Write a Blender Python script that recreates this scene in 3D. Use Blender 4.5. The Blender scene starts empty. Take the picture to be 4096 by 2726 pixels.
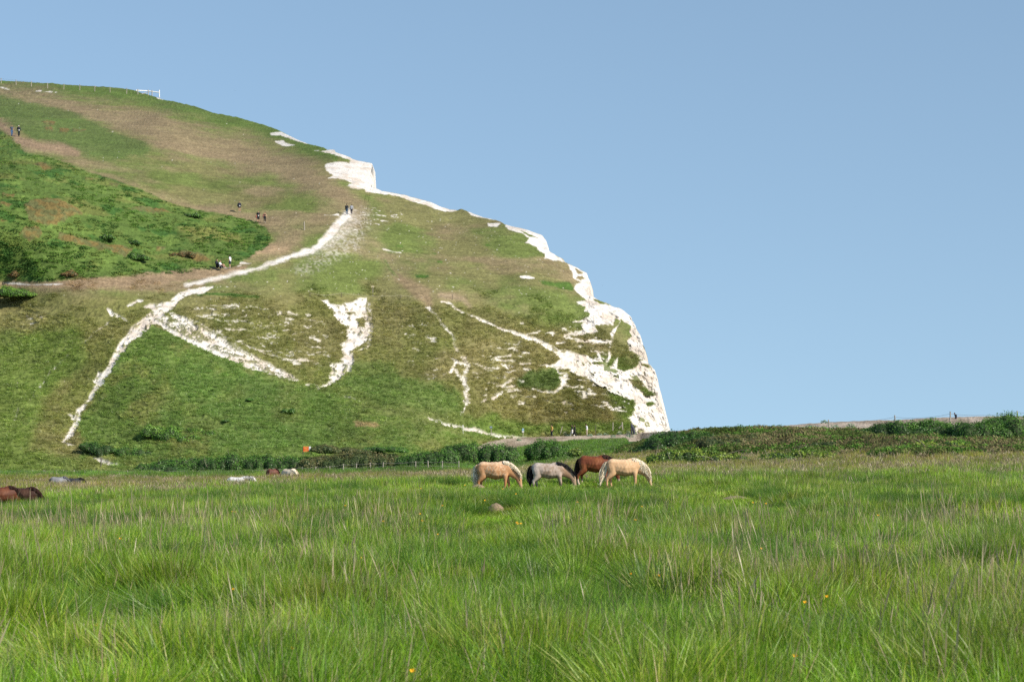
import bpy, bmesh, math, random
import numpy as np
from mathutils import Vector, Matrix
random.seed(7); RS = np.random.RandomState(11)
C = bpy.context.scene.collection
FP, UC, HZ, CZ = 9238.0, 2048.0, 1800.0, 1.8      # focal (photo px), centre column, horizon row, eye height
SUN = Vector((0.76, -0.50, 0.58)).normalized()

def P(u, v, D):
    return np.stack([(u-UC)/FP*D, D+0*u, CZ+(HZ-v)/FP*D], -1)

# ------------------------------------------------------------------ noise / shape helpers
def _h(ix, iy, iz, s):
    n = (ix*374761393 + iy*668265263 + iz*2147483647 + s*1274126177) & 0xffffffff
    n = ((n ^ (n >> 13))*1274126177) & 0xffffffff
    n = ((n ^ (n >> 16))*2246822519) & 0xffffffff
    return ((n ^ (n >> 15)) & 0xffffff)/float(0xffffff)
def vnoise(x, y, z=None, s=0):
    x = np.asarray(x, float); y = np.asarray(y, float)
    ix = np.floor(x).astype(np.int64); iy = np.floor(y).astype(np.int64)
    fx = x-ix; fy = y-iy; fx = fx*fx*(3-2*fx); fy = fy*fy*(3-2*fy)
    def lay(iz):
        a = _h(ix, iy, iz, s); b = _h(ix+1, iy, iz, s); c = _h(ix, iy+1, iz, s); d = _h(ix+1, iy+1, iz, s)
        return (a*(1-fx)+b*fx)*(1-fy)+(c*(1-fx)+d*fx)*fy
    if z is None: return lay(0*ix)
    z = np.asarray(z, float); iz = np.floor(z).astype(np.int64); fz = z-iz; fz = fz*fz*(3-2*fz)
    return lay(iz)*(1-fz)+lay(iz+1)*fz
def fbm(x, y, z=None, o=4, s=0, g=.5):
    r = 0; a = 1; t = 0
    for k in range(o):
        r = r+a*vnoise(x, y, z, s+k*17); t += a; a *= g; x = x*2.03+3.1; y = y*2.03+1.7
        if z is not None: z = z*2.03+.9
    return r/t
def sstep(a, b, x):
    t = np.clip((x-a)/(b-a), 0, 1); return t*t*(3-2*t)
def tps(pts, vals, sx=1., sy=1., smooth=0.):
    p = np.array(pts, float)*[sx, sy]; n = len(p)
    def k(r2): return np.where(r2 > 0, .5*r2*np.log(r2+1e-20), 0)
    d = ((p[:, None]-p[None])**2).sum(-1)
    A = np.zeros((n+3, n+3)); A[:n, :n] = k(d)+smooth*np.eye(n); A[:n, n] = 1; A[:n, n+1:] = p; A[n, :n] = 1; A[n+1:, :n] = p.T
    w = np.linalg.solve(A, np.r_[np.array(vals, float), 0, 0, 0])
    def f(x, y):
        x = np.asarray(x, float)*sx; y = np.asarray(y, float)*sy
        r = w[n]+w[n+1]*x+w[n+2]*y
        for i in range(n): r = r+w[i]*k((x-p[i, 0])**2+(y-p[i, 1])**2)
        return r
    return f

# ------------------------------------------------------------------ object helpers
def tag(o, label=None, cat=None, group=None, kind=None):
    for k, v in (('label', label), ('category', cat), ('group', group), ('kind', kind)):
        if v: o[k] = v
    return o
def link(name, me, mat=None, parent=None, loc=None):
    o = bpy.data.objects.new(name, me); C.objects.link(o)
    if mat is not None and not me.materials: me.materials.append(mat)
    if parent: o.parent = parent
    if loc is not None: o.location = loc
    return o
def empty(name, loc, rz=0, scale=1):
    o = bpy.data.objects.new(name, None); C.objects.link(o); o.location = loc; o.rotation_euler = (0, 0, rz)
    o.scale = (scale,)*3; o.empty_display_size = .2
    return o
def mesh_np(name, V, F, col=None, smooth=False, extra=None):
    """V (n,3), F (m,k) all faces the same size"""
    V = np.ascontiguousarray(V, np.float32); F = np.ascontiguousarray(F, np.int32); k = F.shape[1] if len(F) else 3
    me = bpy.data.meshes.new(name); me.vertices.add(len(V)); me.vertices.foreach_set('co', V.ravel())
    if len(F):
        me.loops.add(F.size); me.loops.foreach_set('vertex_index', F.ravel()); me.polygons.add(len(F))
        me.polygons.foreach_set('loop_start', np.arange(0, F.size, k, dtype=np.int32))
        me.polygons.foreach_set('loop_total', np.full(len(F), k, np.int32))
    me.update(calc_edges=True)
    if smooth and len(F): me.polygons.foreach_set('use_smooth', np.ones(len(F), bool))
    if col is not None:
        a = me.attributes.new('Col', 'FLOAT_COLOR', 'POINT')
        a.data.foreach_set('color', np.c_[np.asarray(col, np.float32).reshape(-1, 3), np.ones(len(V), np.float32)].astype(np.float32).ravel())
    for nm, arr in (extra or {}).items():
        a = me.attributes.new(nm, 'FLOAT', 'POINT'); a.data.foreach_set('value', np.asarray(arr, np.float32).ravel())
    return me
def grid_faces(nr, nc):
    i = np.arange(nr*nc).reshape(nr, nc)
    return np.stack([i[:-1, :-1], i[:-1, 1:], i[1:, 1:], i[1:, :-1]], -1).reshape(-1, 4)

# ------------------------------------------------------------------ materials
def nt(name):
    m = bpy.data.materials.new(name); m.use_nodes = True; t = m.node_tree; t.nodes.clear(); return m, t, t.nodes.new('ShaderNodeOutputMaterial')
def N(t, kind, **kw):
    n = t.nodes.new(kind)
    for k, v in kw.items():
        if k in n.inputs.keys(): n.inputs[k].default_value = v
        else: setattr(n, k, v)
    return n
def mat_plain(name, col, rough=.8, noise=.25, scale=20., bump=0., spec=.3):
    m, t, out = nt(name); b = N(t, 'ShaderNodeBsdfPrincipled'); b.inputs['Roughness'].default_value = rough
    b.inputs['Specular IOR Level'].default_value = spec
    tc = N(t, 'ShaderNodeTexCoord'); nz = N(t, 'ShaderNodeTexNoise'); nz.inputs['Scale'].default_value = scale; nz.inputs['Detail'].default_value = 5
    t.links.new(tc.outputs['Object'], nz.inputs['Vector'])
    mr = N(t, 'ShaderNodeMapRange'); mr.inputs['To Min'].default_value = 1-noise; mr.inputs['To Max'].default_value = 1+noise
    mr.inputs['From Min'].default_value = .25; mr.inputs['From Max'].default_value = .75
    t.links.new(nz.outputs['Fac'], mr.inputs['Value'])
    vm = N(t, 'ShaderNodeVectorMath', operation='SCALE'); vm.inputs[0].default_value = col; t.links.new(mr.outputs[0], vm.inputs['Scale'])
    t.links.new(vm.outputs[0], b.inputs['Base Color'])
    if bump:
        bp = N(t, 'ShaderNodeBump'); bp.inputs['Strength'].default_value = bump; t.links.new(nz.outputs['Fac'], bp.inputs['Height']); t.links.new(bp.outputs[0], b.inputs['Normal'])
    t.links.new(b.outputs[0], out.inputs[0]); return m
def mat_col(name, rough=.9, n1=(3., .25), n2=(14., .25), bump=.0, bscale=6., spec=.1, bdist=.1):
    """vertex attribute Col times two world-fixed noises"""
    m, t, out = nt(name); b = N(t, 'ShaderNodeBsdfPrincipled'); b.inputs['Roughness'].default_value = rough; b.inputs['Specular IOR Level'].default_value = spec
    at = N(t, 'ShaderNodeAttribute', attribute_name='Col'); tc = N(t, 'ShaderNodeTexCoord')
    prev = at.outputs['Color']
    for sc, am in (n1, n2):
        nz = N(t, 'ShaderNodeTexNoise'); nz.inputs['Scale'].default_value = sc; nz.inputs['Detail'].default_value = 4; nz.inputs['Roughness'].default_value = .6
        t.links.new(tc.outputs['Object'], nz.inputs['Vector'])
        mr = N(t, 'ShaderNodeMapRange'); mr.inputs['From Min'].default_value = .3; mr.inputs['From Max'].default_value = .7; mr.inputs['To Min'].default_value = 1-am; mr.inputs['To Max'].default_value = 1+am
        t.links.new(nz.outputs['Fac'], mr.inputs['Value'])
        vm = N(t, 'ShaderNodeVectorMath', operation='SCALE'); t.links.new(prev, vm.inputs[0]); t.links.new(mr.outputs[0], vm.inputs['Scale']); prev = vm.outputs[0]
    t.links.new(prev, b.inputs['Base Color'])
    if bump:
        nz = N(t, 'ShaderNodeTexNoise'); nz.inputs['Scale'].default_value = bscale; nz.inputs['Detail'].default_value = 6; nz.inputs['Roughness'].default_value = .65
        t.links.new(tc.outputs['Object'], nz.inputs['Vector'])
        bp = N(t, 'ShaderNodeBump'); bp.inputs['Strength'].default_value = bump; bp.inputs['Distance'].default_value = bdist
        t.links.new(nz.outputs['Fac'], bp.inputs['Height']); t.links.new(bp.outputs[0], b.inputs['Normal'])
    t.links.new(b.outputs[0], out.inputs[0]); return m
def mat_leaf(name, inst=False, trans=.35, gloss=.0):
    m, t, out = nt(name); at = N(t, 'ShaderNodeAttribute', attribute_name='Col'); c = at.outputs['Color']
    if inst:
        ai = N(t, 'ShaderNodeAttribute', attribute_name='tint', attribute_type='INSTANCER')
        mx = N(t, 'ShaderNodeVectorMath', operation='MULTIPLY'); t.links.new(c, mx.inputs[0]); t.links.new(ai.outputs['Vector'], mx.inputs[1]); c = mx.outputs[0]
    d = N(t, 'ShaderNodeBsdfDiffuse'); tr = N(t, 'ShaderNodeBsdfTranslucent'); ms = N(t, 'ShaderNodeMixShader'); ms.inputs[0].default_value = trans
    t.links.new(c, d.inputs['Color']); t.links.new(c, tr.inputs['Color']); t.links.new(d.outputs[0], ms.inputs[1]); t.links.new(tr.outputs[0], ms.inputs[2])
    last = ms.outputs[0]
    if gloss:
        g = N(t, 'ShaderNodeBsdfGlossy'); g.inputs['Roughness'].default_value = .45; m2 = N(t, 'ShaderNodeMixShader'); m2.inputs[0].default_value = gloss
        t.links.new(last, m2.inputs[1]); t.links.new(g.outputs[0], m2.inputs[2]); last = m2.outputs[0]
    t.links.new(last, out.inputs[0]); return m
M_LEAF = mat_leaf('leaf', trans=.3, gloss=.03)
M_GRASS = mat_leaf('grass_blade', inst=True, trans=.4, gloss=.04)
M_COL = mat_col('painted_colour', n1=(4, .08), n2=(30, .06))
M_POST = mat_plain('weathered_post', (.36, .32, .26), scale=15, noise=.3)
M_POSTD = mat_plain('dark_post', (.12, .10, .08), scale=15, noise=.3)
M_WIRE = mat_plain('wire', (.25, .24, .22))

# ------------------------------------------------------------------ the hill: depth of its surface along each sight line
HD = [(0,1880,255),(-600,1880,250),(-600,1150,300),(-600,545,372),(-600,330,520),(0,1800,258),(0,1500,278),(0,1150,303),(60,545,370),(0,350,490),(0,322,520),
 (350,1600,276),(300,1300,292),(640,1860,258),(640,1500,280),(640,1250,298),(640,1160,306),(640,900,332),(640,650,372),(640,480,430),(640,400,490),
 (1080,1840,262),(1080,1600,280),(1080,1400,298),(1080,1180,313),(1080,1050,324),(1050,885,345),(1080,700,384),(1080,535,445),(1290,1545,293),(1300,1780,270),
 (1450,1320,318),(1490,1180,330),(1600,1000,346),(1387,858,354),(1330,640,398),(1490,700,392),(1488,760,380),(1700,1810,275),(1700,1600,300),(1700,1350,320),
 (1750,1180,332),(1800,845,384),(1900,1765,312),(1950,1450,323),(1950,1150,343),(2080,905,374),(2100,1755,325),(2200,1400,333),(2180,1150,348),
 (2260,1050,364),(2360,1178,356),(2450,1225,353),(2540,1300,352),(2500,1745,331),(2400,1550,334),(2600,1450,345),(2670,1735,338),(2450,1400,342)]
Dhill = tps([(a, b) for a, b, c in HD], [c for a, b, c in HD], 1/1000., 1/1000., smooth=.004)

SKY = [(-600,286),(-300,302),(0,322),(150,331),(255,338),(440,349),(517,357),(560,370),(610,384),(654,399),(713,409),(796,431),(832,446),(951,470),(1040,496),(1099,514),(1129,529),
 (1192,559),(1237,577),(1268,584),(1312,597),(1337,598),(1341,608),(1393,626),(1411,637),(1489,653),(1491,659),(1482,682),(1483,713),(1487,736),(1484,746),(1527,762),(1625,780),
 (1670,794),(1723,807),(1759,825),(1799,837),(1830,839),(1848,835),(1866,843),(1893,854),(1942,870),(2000,885),(2015,896),(2043,903),(2089,913),(2130,926),(2167,939),(2184,963),
 (2185,989),(2204,1009),(2244,1031),(2260,1049),(2296,1064),(2342,1089),(2356,1112),(2361,1147),(2363,1178),(2388,1194),(2445,1221),(2491,1236),(2526,1267),(2537,1296),(2554,1325),
 (2563,1359),(2577,1391),(2576,1422),(2597,1454),(2617,1480),(2620,1508),(2633,1543),(2629,1577),(2635,1612),(2652,1640),(2663,1675),(2663,1698),(2672,1714),(2674,1732),(2676,1745)]
BOT = [(-600,1900),(0,1892),(640,1884),(1080,1872),(1400,1850),(1700,1822),(1900,1788),(2100,1768),(2500,1758),(2700,1756)]
def resample(pl, n, w=None):
    p = np.array(pl, float); d = np.r_[0, np.cumsum(np.hypot(*np.diff(p, axis=0).T))]
    t = np.linspace(0, d[-1], n); return np.stack([np.interp(t, d, p[:, 0]), np.interp(t, d, p[:, 1])], -1)

# polygons and tracks are drawn in the coordinates of zoomed views of the photograph
VIEW = {'1': (.5942, 0, 250), '2': (.5942, 0, 1080), '3': (.523, 1200, 1080), '4': (.574, 1900, 900), '5': (.4464, 1000, 450), 'F': (1, 0, 0)}
def cv(tag_, pts):
    k, ox, oy = VIEW[tag_]; return [(a*k+ox, b*k+oy)+tuple(c*k for c in r) for a, b, *r in pts]
def poly_sd(U, V_, pts, pad):
    """signed distance (inside negative) to a polygon, +pad outside its padded box"""
    p = np.array(pts, float); out = np.full(U.shape, float(pad))
    sel = (U > p[:, 0].min()-pad) & (U < p[:, 0].max()+pad) & (V_ > p[:, 1].min()-pad) & (V_ < p[:, 1].max()+pad)
    x, y = U[sel], V_[sel]; d = np.full(x.shape, 1e9); ins = np.zeros(x.shape, bool)
    for i in range(len(p)):
        (ax, ay), (bx, by) = p[i], p[(i+1) % len(p)]
        ex, ey = bx-ax, by-ay; t = np.clip(((x-ax)*ex+(y-ay)*ey)/(ex*ex+ey*ey+1e-9), 0, 1)
        d = np.minimum(d, (x-ax-t*ex)**2+(y-ay-t*ey)**2)
        c = (ay > y) != (by > y); xi = (bx-ax)*(y-ay)/((by-ay) if by != ay else 1e-9)+ax; ins ^= c & (x < xi)
    d = np.sqrt(d); out[sel] = np.minimum(np.where(ins, -d, d), pad); return out
def line_sd(U, V_, pts, pad):
    """distance to a polyline minus its local half width; pts (x, y, w)"""
    p = np.array(pts, float); out = np.full(U.shape, float(pad)); mw = p[:, 2].max()
    sel = (U > p[:, 0].min()-pad-mw) & (U < p[:, 0].max()+pad+mw) & (V_ > p[:, 1].min()-pad-mw) & (V_ < p[:, 1].max()+pad+mw)
    x, y = U[sel], V_[sel]; d = np.full(x.shape, 1e9)
    for a, b in zip(p[:-1], p[1:]):
        ex, ey = b[0]-a[0], b[1]-a[1]; t = np.clip(((x-a[0])*ex+(y-a[1])*ey)/(ex*ex+ey*ey+1e-9), 0, 1)
        d = np.minimum(d, np.hypot(x-a[0]-t*ex, y-a[1]-t*ey)-(a[2]+t*(b[2]-a[2]))/2)
    out[sel] = np.minimum(d, pad); return out

NS, NT = 1250, 520
top = resample(SKY, NS); bot0 = np.array(BOT, float)
bu = np.interp(np.linspace(0, 1, NS), [0, .34, .62, .8, 1], [-600, 560, 1500, 2250, 2690]); bot = np.stack([bu, np.interp(bu, bot0[:, 0], bot0[:, 1])], -1)
tt = (np.linspace(0, 1, NT)**1.0)[:, None]
U = bot[None, :, 0]*(1-tt)+top[None, :, 0]*tt; V = bot[None, :, 1]*(1-tt)+top[None, :, 1]*tt
# ragged skyline on the chalk
rag = sstep(1100, 1300, top[:, 0])*(fbm(np.arange(NS)/7., np.arange(NS)*0., o=3, s=5)-.5)*9
U = U+(rag[None]*tt**20)
D = Dhill(U, V)
# the chalk nose stands forward of the slope behind it
X = (U-UC)/FP*D; Z = CZ+(HZ-V)/FP*D; Y = D.copy()
n_edge = fbm(X*.9, Y*.5, Z*.9, o=4, s=3)-.5; n_mid = fbm(X*.25, Y*.12, Z*.25, o=4, s=9)-.5
n_fine = fbm(X*3., Y*2, Z*3., o=3, s=21)-.5
def soft(sd, f=4., n=10., nb=0.): return 1-sstep(-f, f, sd+n_edge*n*2+n_fine*n*.8+n_mid*nb*2)
def mx(a, b, w): return a*(1-w[..., None])+np.array(b)*w[..., None]
def c3(*a): return np.array(a, float)
turf, brown, lush, olive = c3(.145, .148, .062), c3(.212, .172, .105), c3(.078, .130, .032), c3(.120, .132, .042)
chalkc = c3(.71, .665, .605)
col = np.zeros(U.shape+(3,))+turf
g1 = fbm(X*.12, Y*.05, Z*.2, o=4, s=31)
col = mx(col, c3(.085, .145, .030), sstep(.42, .62, g1)*.6)
col = mx(col, brown*.95, sstep(.50, .72, fbm(X*.10, Y*.04, Z*.3, o=5, s=41))*.75)
# green along the top skyline
topd = np.interp(U, top[:750, 0], top[:750, 1]); dsk = V-topd
col = mx(col, c3(.075, .130, .030), (1-sstep(20, 75, dsk+n_mid*60))*(U < 1350)*.85)
# worn brown bands of the upper hill
L = cv('1', [(-900,60,60),(-200,150,90),(0,195,80),(300,255,110),(700,350,130),(1000,440,190),(1250,540,220),(1600,610,200),(1950,720,190),(2200,820,170),(2330,930,90)])
w = soft(line_sd(U, V, L, 120), 45, 20, 60); col = mx(col, brown, w*.88)
L = cv('1', [(560,700,30),(700,770,50),(1000,890,60),(1300,975,70),(1600,1020,80),(1800,1070,110),(1950,1150,150),(1900,1260,140),(1750,1320,60),(1640,1370,30)])
w = soft(line_sd(U, V, L, 120), 26, 18, 40); col = mx(col, brown*1.0, w*.75)
w = soft(line_sd(U, V, cv('1', [(1700,1300,20),(1800,1260,60),(1930,1250,50)]), 60), 14, 8, 10); col = mx(col, c3(.34, .25, .16), w*.7)
L = cv('1', [(2330,960,240),(2150,1060,140),(1900,1250,60)]); w = soft(line_sd(U, V, L, 120), 30, 14, 40); col = mx(col, brown, w*.6)
# mid slope: paler worn ground right of the path
L = cv('5', [(1000,880,120),(900,1050,160),(700,1200,140),(1100,1150,160),(1240,1330,60),(1330,1480,90)]); w = soft(line_sd(U, V, L, 120), 40, 14, 50); col = mx(col, c3(.23, .185, .12), w*.55)
# lower face zone
w = soft(poly_sd(U, V, [(-700,1150),(560,1190),(800,1170),(1450,1190),(1900,1200),(2300,1330),(2460,1700),(2300,1900),(-700,1950)], 60), 20, 10, 10)
col = mx(col, olive, w*.75)
mix2 = sstep(.42, .6, fbm(X*.22, Y*.1, Z*.22, o=5, s=51)); col = mx(col, c3(.170, .158, .075), w*mix2*.5)
w = soft(poly_sd(U, V, [(1700,1450),(2000,1300),(2300,1330),(2500,1700),(2300,1770),(1900,1700)], 60), 30, 10, 20); col = mx(col, c3(.185, .165, .085), w*sstep(.35, .6, g1)*.5)
# left part of the lower face
w = soft(poly_sd(U, V, cv('2', [(-900,350),(0,420),(500,380),(600,560),(300,900),(200,1200),(450,1240),(700,1380),(-900,1400)]), 60), 30, 10, 40); col = mx(col, c3(.085, .15, .028), w*.6)
# richer green below the chalk line
gp = cv('2', [(1030,365),(1200,440),(1600,620),(1850,700),(2170,800),(2356,880),(2650,990),(3100,1110),(3400,1250),(3400,1500),(500,1500),(560,1180),(520,1020),(620,900),(720,720),(800,560),(870,500),(960,410)])
w = soft(poly_sd(U, V, gp, 60), 5, 5); col = mx(col, mx(c3(.096, .150, .038)+0*col, c3(.135, .160, .050), sstep(.45, .62, fbm(X*.3, Y*.12, Z*.3, o=5, s=61))), w*.92)
gp2 = cv('2', [(1200,620),(1500,640),(1900,740),(2356,880),(2400,1100),(1700,1250),(1000,1000)]); w = soft(poly_sd(U, V, gp2, 60), 30, 12, 40); col = mx(col, c3(.078, .138, .036), w*.5)
gp3 = cv('3', [(0,880),(180,910),(420,790),(700,820),(1000,880),(1230,940),(1250,1100),(1500,1190),(1800,1260),(1800,1330),(1100,1300),(500,1300),(0,1300)])
w = soft(poly_sd(U, V, gp3, 60), 12, 10, 30); col = mx(col, c3(.094, .145, .036), w*.6)
w = soft(poly_sd(U, V, cv('3', [(380,690),(720,700),(760,820),(1000,880),(1200,950),(1230,1090),(900,1060),(500,960),(300,860)]), 60), 20, 12, 30); col = mx(col, c3(.080, .135, .034), w*.55)
w = soft(poly_sd(U, V, cv('4', [(290,1080),(400,1010),(560,990),(600,1050),(590,1130),(520,1160),(420,1130),(300,1130)]), 60), 10, 12, 16); col = mx(col, c3(.070, .112, .032), w*.9)
w = soft(poly_sd(U, V, cv('4', [(-100,1420),(0,1360),(120,1290),(220,1340),(420,1380),(1060,1350),(1140,1420),(900,1470),(0,1480)]), 60), 14, 10, 20); col = mx(col, c3(.088, .145, .030), w*.75)
w = soft(poly_sd(U, V, cv('4', [(440,380),(560,400),(660,390),(690,440),(680,465),(590,440),(470,410)]), 40), 6, 5, 4); col = mx(col, c3(.050, .110, .020), w*.9)
# upper left green tongue
w = soft(poly_sd(U, V, cv('1', [(-900,150),(0,220),(130,245),(350,300),(600,380),(700,440),(830,480),(1020,560),(1000,640),(780,650),(600,640),(450,560),(230,520),(60,400),(0,385),(-900,330)]), 60), 12, 12, 24); col = mx(col, c3(.082, .132, .036), w*.85)
lp = cv('1', [(-900,420),(0,455),(110,515),(160,600),(350,645),(620,745),(830,805),(1000,875),(1130,940),(1300,985),(1500,1020),(1700,1065),(1790,1110),(1825,1170),(1800,1230),(1700,1290),(1620,1345),(1560,1375),(1450,1388),(1250,1415),(1000,1432),(500,1462),(300,1475),(0,1482),(-900,1482)])
LU = soft(poly_sd(U, V, lp, 60), 4, 7); nl = fbm(X*.35, Y*.15, Z*.35, o=5, s=71)
lc = mx(lush+0*col, c3(.098, .158, .038), sstep(.45, .62, nl)); lc = mx(lc, c3(.045, .105, .024), sstep(.56, .66, fbm(X*.3, Y*.2, Z*.55, o=4, s=77)))
lc = mx(lc, c3(.13, .15, .045), sstep(.56, .7, fbm(X*.2, Y*.1, Z*.5, o=4, s=79))*.7); col = mx(col, lc, LU)
w = soft(poly_sd(U, V, cv('1', [(1200,1110),(1450,1110),(1600,1160),(1640,1210),(1350,1170)]), 40), 10, 8, 8); col = mx(col, c3(.17, .18, .055), w*.75)
w = soft(poly_sd(U, V, cv('1', [(-20,0),(-20,0.1),(-19,0)]), 1)); 
# bracken and dead gorse, rusty
BR = np.zeros(U.shape)
for q in ([(160,960),(230,920),(400,920),(520,980),(560,1010),(460,1040),(380,1090),(300,1100),(200,1060)], [(215,680),(280,670),(350,710),(300,720)], [(130,1160),(180,1110),(260,1110),(290,1160),(200,1200)],
 [(400,1140),(560,1180),(720,1220),(900,1250),(850,1310),(700,1270),(560,1230),(380,1190)], [(1210,1270),(1330,1280),(1420,1330),(1400,1350),(1260,1320)], [(840,980),(1050,970),(1180,1020),(1000,1010)],
 [(1060,1240),(1110,1240),(1120,1265),(1050,1265)], [(420,1420),(480,1400),(520,1440),(440,1460)], [(50,1430),(110,1420),(110,1470),(50,1465)], [(300,430),(350,430),(360,465),(310,460)], [(280,390),(370,400),(360,425),(300,415)],
 [(400,445),(460,450),(450,475),(400,470)], [(490,450),(570,455),(540,472),(495,468)], [(0,1050),(60,1060),(30,1080),(0,1070)], [(570,775),(640,780),(620,798),(575,795)], [(740,810),(800,820),(790,840),(750,835)], [(0,940),(110,950),(60,970),(0,960)], [(20,880),(100,890),(90,905),(20,900)]):
    BR = np.maximum(BR, soft(poly_sd(U, V, cv('1', q), 40), 4, 9))
col = mx(col, mx(c3(.16, .105, .045)+0*col, c3(.11, .105, .05), sstep(.4, .6, fbm(X*1.2, Y*.8, Z*1.6, o=3, s=83))), BR*.75)
# brown track at the foot of the lush slope, and pale soil
L = cv('1', [(-900,1470,40),(0,1490,30),(300,1500,40),(700,1480,60),(1100,1450,80),(1500,1410,60),(1650,1380,30)]); w = soft(line_sd(U, V, L, 60), 8, 8, 8); col = mx(col, c3(.24, .18, .12), w*.9)
L = cv('2', [(500,110,50),(900,100,80),(1200,115,70),(1350,100,60)]); w = soft(line_sd(U, V, L, 60), 12, 8, 10); col = mx(col, c3(.22, .17, .11), w*.8)
L = cv('1', [(0,420,30),(60,460,40),(130,520,60),(250,560,60),(420,580,70),(520,610,40)]); w = soft(line_sd(U, V, L, 60), 8, 8, 10); col = mx(col, c3(.23, .17, .115), w*.85)
L = cv('3', [(760,60,50),(850,120,90),(950,180,130),(990,250,60)]); w = soft(line_sd(U, V, L, 60), 14, 8, 10); col = mx(col, c3(.22, .165, .11), w*.7)
L = cv('3', [(1080,190,60),(1250,220,40),(1300,280,20)]); w = soft(line_sd(U, V, L, 60), 14, 8, 10); col = mx(col, c3(.30, .235, .17), w*.6)
# dark green line of turf at the lip
L = cv('2', [(1330,165,10),(1450,160,22),(1600,172,22),(1740,180,10)]); w = soft(line_sd(U, V, L, 30), 4, 4, 2); col = mx(col, c3(.045, .11, .02), w*.85)
L = cv('5', [(1210,1320,14),(1250,1400,14),(1330,1480,10)]); w = soft(line_sd(U, V, L, 30), 5, 4, 2); col = mx(col, c3(.07, .13, .03), w*.6)
for q in ([(640,1180),(760,1175),(770,1200),(650,1200)], [(880,40),(980,40),(985,55),(890,58)]):
    w = soft(poly_sd(U, V, cv('1' if q[0][0] == 640 else '3', q), 30), 4, 4); col = mx(col, c3(.035, .085, .02), w*.9)
for (a, b, r) in ((1340,1195,22),(1540,1465,25),(1650,1260,14),(1700,1335,16),(2130,1185,12)):
    w = soft(line_sd(U, V, cv('5', [(a-r,b,12),(a+r,b+4,14)]), 20), 4, 3); col = mx(col, c3(.055, .12, .02), w*.9)
for q in ([(420,1150),(540,1160),(620,1190),(560,1205),(430,1185)],):
    w = soft(poly_sd(U, V, cv('3', q), 30), 5, 6); col = mx(col, c3(.30, .22, .13), w*.7)

# ---- chalk
CH = np.zeros(U.shape)
def chalk_poly(vw, pts, f=1.6, n=5.):
    f *= 1.5; n *= 1.4 
    global CH; CH = np.maximum(CH, soft(poly_sd(U, V, cv(vw, pts), 30), f, n))
def chalk_line(vw, pts, f=1.6, n=4.):
    f *= 1.5; n *= 1.4
    global CH; CH = np.maximum(CH, soft(line_sd(U, V, cv(vw, pts), 30), f, n))
def unchalk(vw, pts, f=1.6, n=5.):
    global CH; CH = CH*(1-soft(poly_sd(U, V, cv(vw, pts), 30), f, n))
chalk_line('F', [(1398,845,20),(1388,862,34),(1353,898,36),(1312,948,32),(1272,985,26),(1250,999,20),(1156,1028,15),(1067,1060,15),(1000,1082,13),(891,1107,12),(800,1128,14),(740,1140,8)], 5, 7)
fz = sstep(.3, .7, vnoise(X*4, Y*2, Z*4, s=181)); CH = np.maximum(CH, (.25+.4*fz)*soft(line_sd(U, V, [(1400,870,50),(1375,910,60),(1325,970,40),(1270,1000,20)], 60), 20, 16))
CH = np.maximum(CH, .35*fz*soft(line_sd(U, V, [(1440,870,70),(1400,960,90),(1300,1040,50),(1200,1080,30)], 60), 30, 22))
chalk_line('F', [(850,1150,8),(802,1159,25),(760,1166,20),(725,1181,24),(683,1217,30),(630,1252,40),(590,1285,44),(560,1310,44),(520,1345,38),(490,1385,30),(469,1413,24),(440,1466,20),(404,1514,26),(380,1560,16),(357,1591,14),(315,1644,20),(303,1698,24),(275,1742,24),(250,1760,12),(291,1781,3)], 1.6, 6)
chalk_line('F', [(357,1811,5),(380,1832,10),(404,1841,16),(440,1852,14),(475,1861,6)], 1.5, 3)
chalk_line('2', [(870,350,6),(800,310,18),(750,290,24),(730,260,14)], 2, 7); chalk_line('2', [(860,240,6),(930,205,30),(960,205,10)], 2, 7); chalk_line('2', [(980,240,20),(1080,240,34)], 2, 6)
chalk_line('2', [(590,730,10),(640,745,16),(670,700,30),(660,680,8)], 1.5, 6); chalk_line('2', [(450,960,8),(490,990,24)], 1.5, 6)
chalk_line('2', [(-40,90,8),(100,88,8),(200,96,5),(420,92,4)], 2, 5)
bsd = line_sd(U, V, cv('2', [(1060,310,60),(1190,385,110),(1380,465,125),(1560,550,110),(1700,615,90),(1850,675,60),(1960,722,36),(2020,747,10)]), 40)
bt_ = fbm(X*.7+5, Y*.3, Z*1.5, o=5, s=93, g=.6)+.9*n_fine+.25*n_edge
CH = np.maximum(CH, (1-sstep(-4, 3, bsd+n_edge*10))*np.clip(sstep(.42, .47, bt_)+.12, 0, 1))
chalk_line('2', [(1040,335,34),(1200,430,26),(1400,530,32),(1600,605,28),(1750,665,18),(1820,695,6)], 1.6, 6)
chalk_line('2', [(1130,280,20),(1230,330,26),(1350,400,30),(1470,475,24),(1600,548,24),(1700,598,16)], 1.6, 9)
chalk_line('2', [(2055,770,8),(2110,775,14),(2170,792,8)], 1.2, 3)
chalk_line('2', [(2140,795,8),(2200,775,18),(2250,750,16)], 1.2, 3)
chalk_poly('3', [(150,222),(210,225),(240,252),(330,262),(400,240),(450,212),(510,210),(515,240),(500,290),(525,340),(540,400),(540,450),(530,500),(500,545),(430,595),(385,615),(375,640),(420,625),(405,690),(405,730),(380,770),(330,810),(280,840),(240,870),(190,905),(160,895),(235,850),(215,800),(240,760),(225,720),(300,700),(330,650),(300,570),(350,530),(360,440),(320,400),(260,350),(250,310),(200,270)], 1.4, 5)
for q in ([(340,315),(420,312),(430,325),(370,330)], [(430,365),(480,355),(510,380),(490,400),(500,430),(440,435),(450,390)], [(215,235),(260,240),(260,258),(230,255)], [(290,275),(300,275),(300,290),(290,290)]):
    unchalk('3', q, 1.2, 3)
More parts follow.
